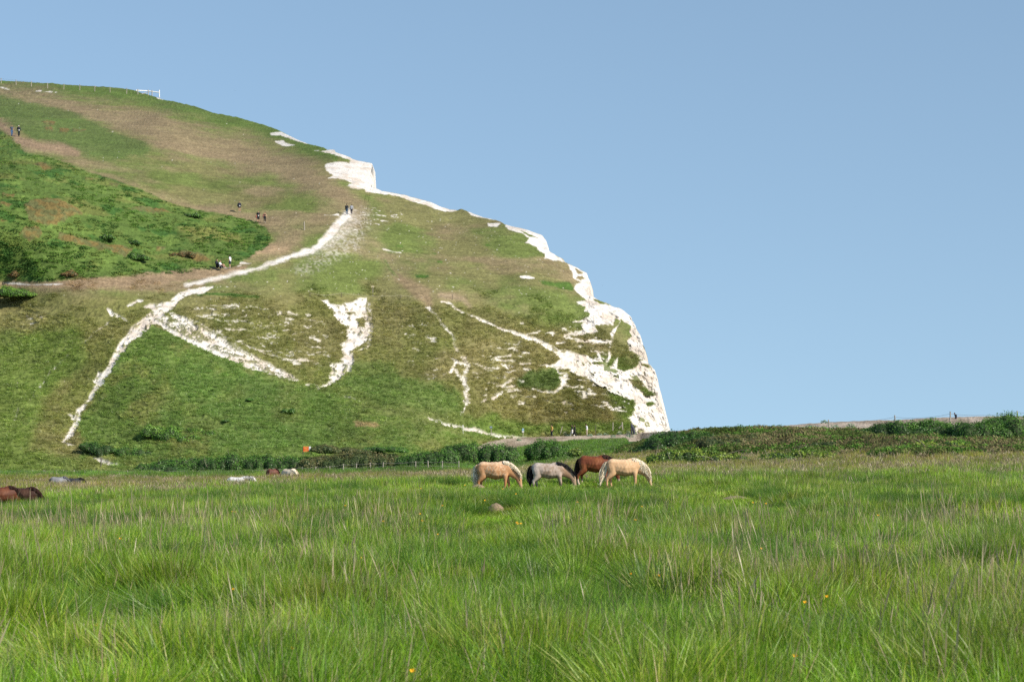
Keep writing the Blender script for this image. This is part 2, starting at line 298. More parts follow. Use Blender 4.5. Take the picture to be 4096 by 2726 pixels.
chalk_line('3', [(400,630,6),(450,610,5),(510,598,5)], 1, 2)
def steps(vw, pts, gap, ln, wd, jit=3):
    p = cv(vw, [q+(0,) for q in pts]); r = resample([(a, b) for a, b, _ in p], max(2, int(sum(math.hypot(p[i+1][0]-p[i][0], p[i+1][1]-p[i][1]) for i in range(len(p)-1))/gap)))
    for a, b in r:
        a += random.uniform(-jit, jit); l = ln*random.uniform(.6, 1.3); chalk_line('F', [(a-l/2, b, wd), (a+l/2, b-1, wd)], 1.1, 1.5)
steps('3', [(525,250),(540,330),(548,450),(530,560),(515,600)], 4.5, 9, 2.6); steps('3', [(400,650),(400,730),(370,780)], 4.5, 8, 2.6)
steps('3', [(980,285),(1040,350),(1085,405),(1125,450),(1170,500),(1180,580),(1215,625)], 4.5, 9, 2.8); steps('3', [(980,280),(1030,340)], 4, 12, 4)
steps('3', [(1250,660),(1285,740),(1265,800),(1250,860),(1272,900),(1275,980),(1270,1030)], 4.8, 15, 4.2, 5); steps('3', [(1190,760),(1230,830),(1255,860)], 4.8, 10, 3.5)
chalk_line('3', [(1260,1045,10),(1245,1080,10),(1225,1102,6)], 1.2, 2); chalk_line('3', [(1200,610,8),(1230,635,6)], 1, 2); chalk_line('3', [(1160,680,12),(1200,700,26),(1150,770,18),(1100,798,8)], 1.3, 4); chalk_line('3', [(1200,700,10),(1270,720,14)], 1.2, 4)
steps('2', [(1290,330),(1500,440),(1700,520),(1900,600),(2000,630)], 9, 14, 2.4, 6); steps('2', [(760,330),(640,410),(570,490)], 7, 6, 1.6); steps('2', [(460,570),(340,680),(250,800),(200,870)], 9, 5, 2); steps('2', [(125,930),(105,1000)], 6, 6, 2.6)
chalk_line('3', [(970,835,6),(1000,835,8),(1040,810,6)], 1, 3)
chalk_line('3', [(985,1130,6),(1060,1150,12),(1150,1185,18),(1250,1205,20),(1330,1215,36),(1400,1240,22),(1500,1262,14),(1600,1272,10),(1760,1280,8)], 1.4, 4)
chalk_line('3', [(345,962,5),(400,975,8),(480,1012,4)], 1.2, 3)
chalk_line('3', [(1085,240,8),(1130,252,18),(1200,295,24),(1280,335,12),(1400,378,12),(1480,415,18),(1560,452,12),(1660,488,18),(1722,500,22)], 1.3, 4)
chalk_line('4', [(0,645,10),(100,680,14),(220,735,16),(330,772,26),(430,800,26),(490,830,30),(560,868,36),(620,905,50)], 1.3, 5)
chalk_line('4', [(330,765,8),(400,755,14),(450,742,14)], 1.2, 4); chalk_line('4', [(495,748,12),(540,752,22)], 1.2, 5)
chalk_poly('4', [(640,270),(690,280),(775,328),(812,400),(815,480),(860,508),(955,555),(1040,580),(1100,640),(1150,700),(1190,760),(1200,855),(1200,910),(1240,965),(1270,1010),(1285,1060),(1300,1120),(1300,1180),(1320,1250),(1350,1350),(1380,1420),(1400,1500),(1140,1480),(1110,1420),(1090,1370),(1060,1340),(1095,1290),(1100,1225),(980,1185),(860,1110),(760,1062),(680,1020),(590,1002),(430,972),(560,962),(590,930),(610,900),(560,870),(500,830),(620,868),(700,895),(790,908),(830,935),(860,880),(880,940),(900,960),(920,930),(940,870),(930,825),(860,822),(770,815),(780,792),(940,800),(950,740),(1000,700),(1005,670),(980,650),(960,700),(900,690),(840,700),(860,740),(750,765),(700,755),(745,730),(740,700),(760,682),(680,672),(750,660),(790,640),(800,612),(760,600),(775,570),(705,540),(705,530),(770,518),(710,475),(690,440),(700,420),(740,400),(680,370),(680,320)], 1.5, 5)
for q in ([(1015,650),(1050,680),(1090,700),(1080,740),(1095,770),(1060,800),(1065,860),(1110,900),(1150,950),(1130,970),(1090,1000),(1050,1022),(990,1000),(990,960),(1000,910),(950,972),(920,982),(950,900),(955,800),(980,740),(1000,700)],
 [(1070,1070),(1150,1080),(1180,1130),(1245,1180),(1200,1190),(1140,1140),(1100,1110)], [(1185,1235),(1240,1235),(1240,1252),(1200,1262)], [(805,950),(900,955),(880,975),(830,970)], [(700,940),(715,950),(710,960),(700,955)], [(820,510),(880,530),(960,560),(900,555),(840,530)], [(700,300),(760,335),(720,340)], [(715,350),(770,372),(740,385),(700,375)], [(1165,965),(1215,975),(1210,990),(1170,980)], [(1110,420),(1115,425),(1110,428)]):
    unchalk('4', q, 1.3, 5)
chalk_poly('4', [(200,-10),(330,15),(475,60),(510,110),(510,155),(545,190),(640,262),(560,245),(480,235),(485,200),(455,182),(430,150),(350,122),(372,92),(330,60),(230,28)], 1.4, 5)
unchalk('4', [(300,30),(400,70),(440,90),(380,80)], 1.2, 3)
chalk_poly('5', [(180,185),(290,175),(430,235),(540,285),(430,258),(280,208),(190,202)], 1.2, 3); chalk_poly('5', [(225,252),(300,250),(330,275),(400,292),(330,305),(240,275)], 1.2, 4)
chalk_poly('5', [(570,340),(640,348),(690,330),(755,320),(765,345),(900,390),(930,415),(1110,445),(1115,470),(1095,520),(1110,640),(1095,655),(1200,695),(1400,735),(1500,765),(1620,790),(1700,830),(1790,860),(1862,866),(1850,880),(1750,885),(1670,868),(1600,835),(1450,795),(1340,750),(1240,738),(1040,712),(1030,690),(900,672),(860,655),(920,632),(850,598),(700,590),(745,560),(680,512),(670,465),(760,445),(890,448),(915,430),(830,402),(700,362)], 1.2, 4)
chalk_poly('5', [(1950,885),(2110,930),(2240,965),(2060,942),(1980,922)], 1.2, 3); chalk_poly('5', [(2125,985),(2240,990),(2220,1025),(2140,1020)], 1.2, 4)
for q in ([(320,358,8),(350,360,16),(410,368,12)], [(150,1110,8),(180,1122,20),(245,1085,20)], [(120,1205,14),(185,1160,24)], [(50,1235,14),(75,1215,16)], [(595,1065,20),(620,1080,30),(600,1130,24),(550,1168,20),(480,1155,14),(400,1133,7)], [(150,860,8),(220,855,8)], [(235,862,8),(270,845,10),(312,810,8)],
 [(150,915,10),(250,905,8)], [(155,940,22),(280,935,8)], [(330,882,14),(380,884,12)], [(310,960,8),(385,960,8)], [(345,1000,20),(390,1005,8)], [(310,1228,24),(340,1235,16)], [(580,1000,10),(585,1030,14),(640,1040,14)], [(570,815,10),(640,812,8)], [(680,798,12),(700,800,8)], [(590,1280,8),(640,1300,16)], [(320,683,8),(340,683,8)], [(560,1280,14),(550,1290,10)], [(920,1240,24),(960,1290,20)], [(620,1235,24),(690,1260,14)], [(80,1015,14),(130,1015,5)], [(210,960,14),(230,1000,16)]):
    chalk_line('4', q, 1.1, 4)
chalk_line('5', [(670,918,8),(720,918,10),(790,915,24)], 1.2, 3); chalk_line('5', [(1195,1225,8),(1250,1240,14),(1350,1258,8)], 1.2, 6); chalk_line('1', [(1620,1350,6),(1690,1350,6)], 1.2, 3); chalk_line('1', [(1600,1370,4),(1620,1365,6)], 1.2, 3)
chalk_line('1', [(0,165,8),(60,180,6)], 1.2, 3); chalk_line('1', [(240,190,3),(380,200,4)], 1.0, 5); chalk_line('1', [(1060,240,10),(1095,244,12)], 1.0, 1.5)
# terracette flecks of chalk
tex = fbm(X*.8+20, Y*.35, Z*3.6, o=5, s=91, g=.6)+n_fine*.25
def flecks(vw, pts, thr, edge=25):
    global CH
    m = 1-sstep(-edge, edge*.3, poly_sd(U, V, cv(vw, pts), 60)+n_mid*50)
    CH = np.maximum(CH, .72*sstep(thr, thr+.03, tex-(1-m)*.3)*(m > 0))
flecks('2', [(1250,215),(1500,200),(1900,240),(2200,300),(2260,560),(2220,740),(1900,640),(1600,500),(1300,380)], .60)
flecks('2', [(150,270),(330,260),(330,340),(230,430),(150,400)], .58); flecks('2', [(0,420),(60,430),(60,480),(0,480)], .6)
flecks('3', [(180,480),(330,430),(300,700),(220,860),(0,760),(0,480)], .61)
flecks('3', [(840,300),(1000,330),(1150,560),(1100,800),(850,830),(750,500)], .645)
flecks('3', [(1300,600),(1750,480),(1750,1050),(1400,1000),(1280,780)], .605)
flecks('4', [(0,780),(340,800),(480,1000),(300,1060),(0,1100)], .60); flecks('4', [(150,1040),(560,1200),(760,1240),(700,1310),(500,1260),(200,1200)], .60)
flecks('4', [(600,1010),(760,1065),(980,1190),(1105,1230),(1095,1350),(960,1330),(800,1230),(600,1130)], .515, 14)
flecks('4', [(560,680),(760,690),(930,840),(920,960),(800,900),(640,830)], .575, 14)
flecks('4', [(680,290),(800,400),(740,480),(690,440)], .5, 10)
flecks('5', [(900,820),(1500,820),(1600,950),(1200,1050),(900,1150)], .655); 
# bits of green inside the broad chalk
CH = CH*(1-.9*sstep(.63, .67, fbm(X*.8, Y*.5, Z*1.1, o=4, s=101))*(U > 2150)*(V > 1380)*(U < 2610))
er = fbm(X*1.6, Y*.8, Z*2.2, o=4, s=103, g=.6)+.5*n_fine
CH = CH*(1-.85*sstep(.64, .69, er)*(V > 1150)*(1-.75*sstep(2100, 2250, U)))
# tiny white stones scattered on the turf
st = vnoise(X*5.5, Y*2.2, Z*5.5, s=111); stm = (1-sstep(-60, 60, poly_sd(U, V, [(780,1120),(1100,1070),(1350,930),(1450,830),(1750,840),(2000,930),(2300,1090),(2300,1200),(1700,1180),(1300,1190),(900,1190)], 70)))
CH = np.maximum(CH, .8*sstep(.90, .955, st)*stm); CH = np.maximum(CH, .7*sstep(.955, .985, st)*(1-LU))
cc = mx(chalkc+0*col, c3(.54, .45, .36), sstep(.5, .68, fbm(X*.5, Y*.3, Z*.9, o=5, s=121))*.7)
cc = mx(cc, c3(.42, .40, .38), sstep(.62, .70, fbm(X*1.3, Y*.9, Z*2.2, o=4, s=131))*.6)
col = col*np.array([1.20, 1.13, 1.08]); cc = mx(cc, c3(.40, .34, .27), sstep(.60, .66, 1-abs(2*fbm(X*.7, Y*.5, Z*1.4, o=5, s=133)-1)*1.9)*0+sstep(.86, .97, 1-abs(2*fbm(X*.6, Y*.5, Z*1.1, o=5, s=135, g=.6)-1)*2.2)*.25); col = mx(col, cc, CH)
strk = fbm(X*.45, Y*.35, Z*4.2, o=4, s=173, g=.6)-.5; col = col*(1+.75*strk[..., None]*(1-.7*CH[..., None])); spk = vnoise(X*7, Y*4, Z*7, s=171)-.5; col = col*(1+.35*spk[..., None]*(1-.6*CH[..., None]))*(1+.6*n_fine[..., None]*(1-.7*CH[..., None]))*(1+.5*n_mid[..., None]*(1-.8*CH[..., None]))
# relief
steep = sstep(1150, 1260, V); clf = sstep(2150, 2400, U)*sstep(1050, 1300, V)
dz = (fbm(X*.9, Y*.6, Z*.7, o=5, s=141)-.5)*(.16+.42*LU+.45*steep+.25*sstep(-5, 60, -dsk+40)) + n_fine*(.12+.25*LU+.26*steep)+strk*.28*(1-LU)
dz = dz*(1-CH*.8)-CH*.20*steep*(1-clf)-CH*.03
dy = CH*clf*((fbm(X*.55, Y*.4, Z*.45, o=5, s=151, g=.55)-.5)*2.9+(fbm(X*1.3, Y*.9, Z*2.2, o=4, s=157)-.5)*.9)+CH*(1-clf)*steep*(fbm(X*1.5, Y*1., Z*1.6, o=3, s=159)-.5)*.8
dz += BR*(.12+.2*n_fine)
Z = Z+dz; Y2 = Y+dy; X = X*(Y2/Y); Z = CZ+(Z-CZ)*(Y2/Y); Y = Y2
hillV = np.stack([X, Y, Z], -1)
# over the crest and down the sea cliff
e = hillV[-1]; nrm = c3(.55, .83, 0)
fall = sstep(1000, 1400, top[:, 0])
r1 = e+nrm*(3.-2.2*fall)[:, None]+np.stack([0*fall, 0*fall, -.35-.9*fall], -1)
r2 = e+nrm*(26-22*fall)[:, None]; r2[:, 2] = e[:, 2]*(.92-.5*fall)-1
r3 = e+nrm*(60-52*fall)[:, None]; r3[:, 2] = -5
foot = hillV[0]+np.array([0, -6., -4.5]); hillV = np.concatenate([foot[None], hillV, r1[None], r2[None], r3[None]]); hc = np.concatenate([col[:1], col, col[-1:], mx(col[-1:], chalkc, fall[None]), mx(col[-1:], chalkc, fall[None])])
M_HILL = mat_col('hill_turf_and_chalk', n1=(2.5, .16), n2=(9., .22), bump=.5, bscale=5., bdist=.25)
hill = link('hill', mesh_np('hill', hillV.reshape(-1, 3), grid_faces(NT+4, NS), np.clip(hc, .005, .9).reshape(-1, 3), smooth=True), M_HILL)
tag(hill, 'green down with worn chalk paths and a white cliff edge', kind='structure')
def on_hill(u, v):
    return Vector(P(np.float64(u), np.float64(v), float(Dhill(u, v))))

# ------------------------------------------------------------------ the meadow ground and dunes as one height field
FC = [(-6,10,0),(6,10,0),(0,40,0),(-12,45,-.12),(12,45,.05),(-1,96,.12),(2.5,97,.13),(5,97,.2),(4,105,.2),(-21,100,-.85),(-20,84,-.85),(-17,70,-.45),(22,96,.28),(24,150,.75),(33,150,1.2),(14,150,.45),(0,150,.0),
 (-16.4,140,-1.0),(-15,120,-.3),(-32,170,-1.3),(-30,148,-.75),(-18,190,-.95),(-17,168,-.45),(0,200,-.2),(-10,235,-.2),(-40,235,-.7),(-60,240,-.8),(5,235,.3),(12,200,1.2),(25,180,1.7),(27,200,2.6),(31,230,3.5),
 (42,200,2.4),(50,232,4.2),(14,228,2.6),(20,230,3.7),(4,270,1.2),(5.2,314,2.5),(12,314,2.9),(-60,150,-1.3),(60,150,1.5),(60,40,.3),(-60,40,-.4),(-60,320,-4),(-10,320,-.5),(-8,275,.2),(60,330,3),(22,300,3),(40,290,4.2),(70,240,5)]
zf0 = tps([(a, b) for a, b, c in FC], [c for a, b, c in FC], 1/30., 1/60., smooth=.002)
def zf(x, y):
    hm = 0
    for hx_, hy_, rx_, ry_, hh_ in ((19.3,186,6.5,5.5,1.0), (25.5,178,4.5,4.5,.55), (31,172,5,5,.5), (11.5,172,3.2,4,.5), (27.5,158,4,4,.35)):
        hm = hm+hh_*np.exp(-np.maximum(0, ((np.asarray(x)-hx_)/rx_)**2+((np.asarray(y)-hy_)/ry_)**2)**1.3)
    return hm+zf0(x, y)+(fbm(np.asarray(x)/3., np.asarray(y)/4., o=3, s=201)-.5)*.22*sstep(10, 25, np.asarray(y, float))
yy = np.concatenate([np.linspace(2, 60, 150), np.linspace(60, 345, 330)[1:]])
xs_ = np.linspace(-1, 1, 340)
GY = yy[:, None]+0*xs_; GX = xs_[None]*(20+GY*.34)
GZ = zf(GX, GY)
gcol = mx(c3(.055, .095, .020)+0*GX[..., None]*c3(1, 1, 1), c3(.12, .105, .05), sstep(.45, .62, fbm(GX/3, GY/6, o=4, s=205)))
gg = sstep(205, 240, GY)*(1-sstep(14, 20, GX)); gcol = mx(gcol, mx(c3(.055, .135, .028)+0*gcol, c3(.09, .16, .03), sstep(.4, .6, fbm(GX/2, GY/3, o=3, s=207))), gg)
M_GROUND = mat_col('meadow_ground', n1=(1.2, .25), n2=(7., .3), bump=.6, bscale=4)
meadow = link('meadow', mesh_np('meadow', np.stack([GX, GY, GZ], -1).reshape(-1, 3), grid_faces(len(yy), len(xs_))[:, ::-1], gcol.reshape(-1, 3), smooth=True), M_GROUND)
tag(meadow, 'meadow ground rising to grassy dunes', kind='structure')
s_ = 9000.
sea = link('sea', mesh_np('sea', [(-s_, -s_, -5.2), (s_, -s_, -5.2), (s_, s_, -5.2), (-s_, s_, -5.2)], [(0, 1, 2, 3)]), mat_plain('sea_water', (.05, .12, .16), rough=.3, noise=.15, scale=.02))
tag(sea, 'sea beyond the beach and under the land', kind='structure')

# shingle bank
su = np.linspace(1800, 4700, 900)
crest = np.interp(su, [1800,1850,1900,1960,2100,2200,2450,2560,2750,3130,3200,3315,3440,3580,3770,3920,4000,4096,4700], [1830,1790,1764,1756,1750,1746,1739,1733,1722,1706,1699,1691,1686,1681,1672,1668,1667,1665,1655])
sD = np.interp(su, [1840,2560,3130,4700], [318,330,246,236]); rows = []
for k, (dd, dv) in enumerate([(-14,44),(-9,24),(-5,12),(-3,7),(-1,3),(0,0),(4,-2.),(12,10),(40,160)]):
    q = P(su, crest+dv*np.interp(su, [1840,2200,3000], [1,1.15,1.7]), sD+dd); q[:, 2] += (fbm(q[:, 0]*1.5, q[:, 1], o=3, s=211+k)-.5)*.12; rows.append(q)
rows = np.array(rows); nz_ = fbm(rows[..., 0]*.6, rows[..., 1]*.4, o=4, s=215)
sc_ = mx(c3(.42, .34, .26)+0*rows, c3(.26, .20, .14), sstep(.4, .62, nz_))
m, t, out = nt('shingle'); b = N(t, 'ShaderNodeBsdfPrincipled'); b.inputs['Roughness'].default_value = .9
at = N(t, 'ShaderNodeAttribute', attribute_name='Col'); tc = N(t, 'ShaderNodeTexCoord'); vo = N(t, 'ShaderNodeTexVoronoi'); vo.inputs['Scale'].default_value = 6.
t.links.new(tc.outputs['Object'], vo.inputs['Vector']); mr = N(t, 'ShaderNodeMapRange'); mr.inputs['To Min'].default_value = .55; mr.inputs['To Max'].default_value = 1.5
sx = N(t, 'ShaderNodeSeparateColor'); t.links.new(vo.outputs['Color'], sx.inputs[0]); t.links.new(sx.outputs[0], mr.inputs['Value'])
vm = N(t, 'ShaderNodeVectorMath', operation='SCALE'); t.links.new(at.outputs['Color'], vm.inputs[0]); t.links.new(mr.outputs[0], vm.inputs['Scale']); t.links.new(vm.outputs[0], b.inputs['Base Color'])
bp = N(t, 'ShaderNodeBump'); bp.inputs['Strength'].default_value = .6; bp.inputs['Distance'].default_value = .08; t.links.new(vo.outputs['Distance'], bp.inputs['Height']); t.links.new(bp.outputs[0], b.inputs['Normal']); t.links.new(b.outputs[0], out.inputs[0])
shingle = link('shingle_beach', mesh_np('shingle_beach', rows.reshape(-1, 3), grid_faces(len(rows), len(su)), sc_.reshape(-1, 3), smooth=True), m)
tag(shingle, 'bank of pinkish shingle behind the dunes', kind='structure')
def on_shingle(u, dD=-1.):
    v = float(np.interp(u, su, crest)); return Vector(P(np.float64(u), np.float64(v+3), float(np.interp(u, su, sD))+dD))
def field_pt(u, D):
    x = (u-UC)/FP*D; return Vector((x, D, float(zf(np.array([x]), np.array([D]))[0])))

# ------------------------------------------------------------------ scattering: points carry rotation, scale, proto index and tint
def proto_collection(name, meshes, mat):
    col_ = bpy.data.collections.new(name)
    for i, me in enumerate(meshes):
        me.materials.append(mat); o = bpy.data.objects.new('%s_%02d' % (name, i), me); col_.objects.link(o)
    return col_
def scatter(name, pts, rot, scl, idx, tint, coll, label, cat=None):
    me = bpy.data.meshes.new(name); n = len(pts); me.vertices.add(n); me.vertices.foreach_set('co', np.asarray(pts, np.float32).ravel())
    for nm, ty, key, arr in (('rot', 'FLOAT_VECTOR', 'vector', rot), ('scl', 'FLOAT_VECTOR', 'vector', scl), ('idx', 'INT', 'value', idx), ('tint', 'FLOAT_VECTOR', 'vector', tint)):
        a = me.attributes.new(nm, ty, 'POINT'); a.data.foreach_set(key, np.asarray(arr, np.int32 if ty == 'INT' else np.float32).ravel())
    o = link(name, me); ng = bpy.data.node_groups.new(name, 'GeometryNodeTree')
    ng.interface.new_socket('Geometry', in_out='INPUT', socket_type='NodeSocketGeometry'); ng.interface.new_socket('Geometry', in_out='OUTPUT', socket_type='NodeSocketGeometry')
    gi = ng.nodes.new('NodeGroupInput'); go = ng.nodes.new('NodeGroupOutput'); ip = ng.nodes.new('GeometryNodeInstanceOnPoints'); ci = ng.nodes.new('GeometryNodeCollectionInfo')
    ci.inputs['Collection'].default_value = coll; ci.inputs['Separate Children'].default_value = True; ci.inputs['Reset Children'].default_value = True
    ip.inputs['Pick Instance'].default_value = True
    def att(nm, ty):
        a = ng.nodes.new('GeometryNodeInputNamedAttribute'); a.data_type = ty; a.inputs['Name'].default_value = nm; return a.outputs['Attribute']
    er = ng.nodes.new('FunctionNodeEulerToRotation'); ng.links.new(att('rot', 'FLOAT_VECTOR'), er.inputs[0]); ng.links.new(er.outputs[0], ip.inputs['Rotation'])
    ng.links.new(att('scl', 'FLOAT_VECTOR'), ip.inputs['Scale']); ng.links.new(att('idx', 'INT'), ip.inputs['Instance Index'])
    ng.links.new(gi.outputs[0], ip.inputs['Points']); ng.links.new(ci.outputs[0], ip.inputs['Instance']); ng.links.new(ip.outputs[0], go.inputs[0])
    md = o.modifiers.new('scatter', 'NODES'); md.node_group = ng
    return tag(o, label, cat, kind='stuff')

def blades(n, rad, h, w, segs, rs, lean=.5, palette=None, droop=.35, wind=-.12):
    """n curved grass blades; returns V, F(quads), colour"""
    a = rs.rand(n)*2*np.pi; r = rad*np.sqrt(rs.rand(n)); bx, by = r*np.cos(a), r*np.sin(a)
    hh = h*(.45+.55*rs.rand(n)); az = a+rs.randn(n)*.9; ln = lean*rs.rand(n); ww = w*(.6+.6*rs.rand(n)); fa = rs.rand(n)*2*np.pi
    V = []; cols = []
    pal = np.array(palette)[rs.randint(0, len(palette), n)]*(.8+.4*rs.rand(n, 1))
    for k in range(segs+1):
        t = k/segs; out_ = hh*(ln*t+droop*rs.rand(n)*0+droop*ln*t**2.2)
        x = bx+np.cos(az)*out_+wind*hh*t**1.6; y = by+np.sin(az)*out_; z = hh*t*(1-.25*ln*t)
        wk = ww*(1-t**1.7)*.5+.0004
        V += [np.stack([x-np.cos(fa)*wk, y-np.sin(fa)*wk, z], -1), np.stack([x+np.cos(fa)*wk, y+np.sin(fa)*wk, z], -1)]; cols += [pal, pal]
    V = np.stack(V, 1); cols = np.stack(cols, 1); m = 2*(segs+1); base = (np.arange(n)*m)[:, None]
    F = np.concatenate([np.stack([base[:, 0]+2*k, base[:, 0]+2*k+1, base[:, 0]+2*k+3, base[:, 0]+2*k+2], -1) for k in range(segs)])
    return V.reshape(-1, 3), F, cols.reshape(-1, 3)
GP = [(.205,.385,.016),(.245,.43,.020),(.16,.325,.014),(.31,.46,.034),(.215,.385,.018),(.40,.46,.085)]
DP = [(.44,.37,.20),(.38,.30,.17),(.50,.43,.25),(.34,.26,.15)]
rs = np.random.RandomState(3)
def tuft(n, rad, h, w, segs, nd, **k):
    a = blades(n, rad, h, w, segs, rs, palette=GP, **k); b_ = blades(nd, rad, h*1.25, w*.6, segs, rs, palette=DP, lean=.35)
    return mesh_np('tuft', np.r_[a[0], b_[0]], np.r_[a[1], b_[1]+len(a[0])], np.r_[a[2], b_[2]])
near = proto_collection('near_tuft', [tuft(85, .19, h, .0145, 4, 2, lean=l, droop=.6) for h, l in ((.46,.55),(.38,.8),(.52,.6),(.34,1.0),(.46,.9))], M_GRASS)
mid = proto_collection('mid_tuft', [tuft(60, .26, h, .026, 3, 2, lean=l, droop=.5) for h, l in ((.40,.6),(.34,.8),(.46,.5),(.36,.9))], M_GRASS)
far = proto_collection('far_tuft', [tuft(70, .42, h, .034, 2, 3, lean=l) for h, l in ((.38,.6),(.33,.8),(.44,.5))], M_GRASS)
def stalk_mesh(n, rad, h, w, head):
    V = []; F = []; cl = []
    for i in range(n):
        a = rs.rand()*6.28; r = rad*math.sqrt(rs.rand()); x, y = r*math.cos(a), r*math.sin(a); hh = h*(.55+.45*rs.rand()); az = rs.rand()*6.28; ln = .08+.5*rs.rand()**1.6
        c_ = np.array(DP[rs.randint(len(DP))])*(.8+.4*rs.rand()); fa = rs.rand()*3.14; S = 6
        for k in range(S+1):
            t = k/S; px = x+math.cos(az)*hh*ln*t**1.5-.10*hh*t*t; py = y+math.sin(az)*hh*ln*t**1.5; pz = hh*t*(1-.12*ln*t)
            wk = w*(1-.6*t)*.5 if t < .72 else w*.5*head*math.sin(min(1, (t-.66)/.34)*3.0)+.0006
            b0 = len(V); V += [(px-math.cos(fa)*wk, py-math.sin(fa)*wk, pz), (px+math.cos(fa)*wk, py+math.sin(fa)*wk, pz)]; cl += [c_, c_*(1 if t < .7 else .85)]
            if k: F.append((b0-2, b0-1, b0+1, b0))
    return mesh_np('stalks', np.array(V), np.array(F), np.array(cl))
stn = proto_collection('near_stalk', [stalk_mesh(9, .35, h, .0055, 1.7) for h in (.75, .9, .65, 1.0)], M_GRASS)
stf = proto_collection('far_stalk', [stalk_mesh(16, .5, h, .022, 1.8) for h in (.62, .75, .55)], M_GRASS)

tus = proto_collection('tussock', [mesh_np('tussock', *blades(n_, .22, h, .009, 5, rs, lean=1.0, droop=.9, palette=[(.10,.23,.02),(.13,.28,.025),(.08,.18,.018),(.20,.34,.045)])) for n_, h in ((420, .62), (360, .55), (460, .70))], M_GRASS)
HOLES = []      # (x, y, rx, ry): trampled ground where the grass is short
def sample_field(y0, y1, dens, seed, wide=1.12):
    r = np.random.RandomState(seed); A = .4435*wide*(y1**2-y0**2)/2; n = int(A*dens)
    y = np.sqrt(y0**2+(y1**2-y0**2)*r.rand(n)); x = (r.rand(n)-.5)*.4435*wide*y
    return x, y, r
def do_grass(name, y0, y1, dens, coll, np_, seed, label, s0=1.):
    x, y, r = sample_field(y0, y1, dens, seed)
    u = UC+x/y*FP
    keep = ~((y > 150)&(u > 2500)&(zf(x, y) > 1.45-.4*sstep(3000, 3500, u)*0)) & ((y < 236)|(u > 1750))
    x, y = x[keep], y[keep]; n = len(x); z = zf(x, y)
    c1 = fbm(x/1.3, y/1.9, o=4, s=301); c2 = fbm(x/5., y/9., o=3, s=305); c3_ = fbm(x/.6, y/.8, o=2, s=309)
    hs = s0*(.45+1.1*sstep(.34, .72, c1)+.25*(r.rand(n)-.5))*(1+.35*(c3_-.5))
    for hx, hy, rx, ry, k in HOLES: hs *= 1-(1-k)*np.exp(-(((x-hx)/rx)**2+((y-hy)/ry)**2))
    fa = fbm(x/1.1, y/1.6, o=2, s=315)*14; fm = .38*sstep(.35, .7, fbm(x/1.5, y/2.2, o=2, s=317)); rot = np.stack([np.cos(fa)*fm+(r.rand(n)-.5)*.25, np.sin(fa)*fm+(r.rand(n)-.5)*.25, r.rand(n)*6.283], -1)
    hi = hs*(1+.2*r.rand(n)); scl = np.stack([.85+.3*r.rand(n), .85+.3*r.rand(n), hi], -1)
    g = np.ones((n, 3)); g = g*(.72+.9*c2[:, None])*(.8+.4*r.rand(n, 1)); dk = sstep(.56, .72, c1)[:, None]; g = g*(1-.30*dk)
    g[:, 0] *= 1+.2*(c3_-.5)*2; yl = sstep(.5, .7, fbm(x/3., y/6., o=3, s=311))[:, None]; g = g*(1+yl*np.array([.14, .04, .30]))
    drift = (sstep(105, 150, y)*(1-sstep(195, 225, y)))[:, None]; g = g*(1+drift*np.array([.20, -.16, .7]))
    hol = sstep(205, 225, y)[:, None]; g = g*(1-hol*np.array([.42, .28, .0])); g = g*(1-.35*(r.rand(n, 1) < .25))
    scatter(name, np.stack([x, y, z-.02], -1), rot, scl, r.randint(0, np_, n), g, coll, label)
def do_stalks(name, y0, y1, dens, coll, np_, seed, label, s0=1.):
    x, y, r = sample_field(y0, y1, dens, seed)
    m = fbm(x/4., y/8., o=3, s=321); u = UC+x/y*FP; p = sstep(.40, .66, m)+.12+.35*sstep(2600, 4096, u)*sstep(20, 60, y)+.45*sstep(100, 140, y)*(1-sstep(200, 225, y))-1.*sstep(205, 230, y)
    keep = (r.rand(len(x)) < p*.8) & ((y < 236)|(u > 1750)) & ~((y > 150)&(u > 2500)&(zf(x, y) > 2.6+0*y))
    x, y = x[keep], y[keep]; n = len(x); z = zf(x, y); s_ = s0*(.7+.5*r.rand(n))
    for hx, hy, rx, ry, k in HOLES: s_ *= 1-(1-k)*np.exp(-(((x-hx)/rx)**2+((y-hy)/ry)**2))
    rot = np.stack([(r.rand(n)-.5)*.35, (r.rand(n)-.5)*.35, r.rand(n)*6.283], -1); tn = (.75+.5*r.rand(n))[:, None]*np.array([1., .97, .98])
    scatter(name, np.stack([x, y, z-.02], -1), rot, np.stack([s_]*3, -1), r.randint(0, np_, n), tn, coll, label)

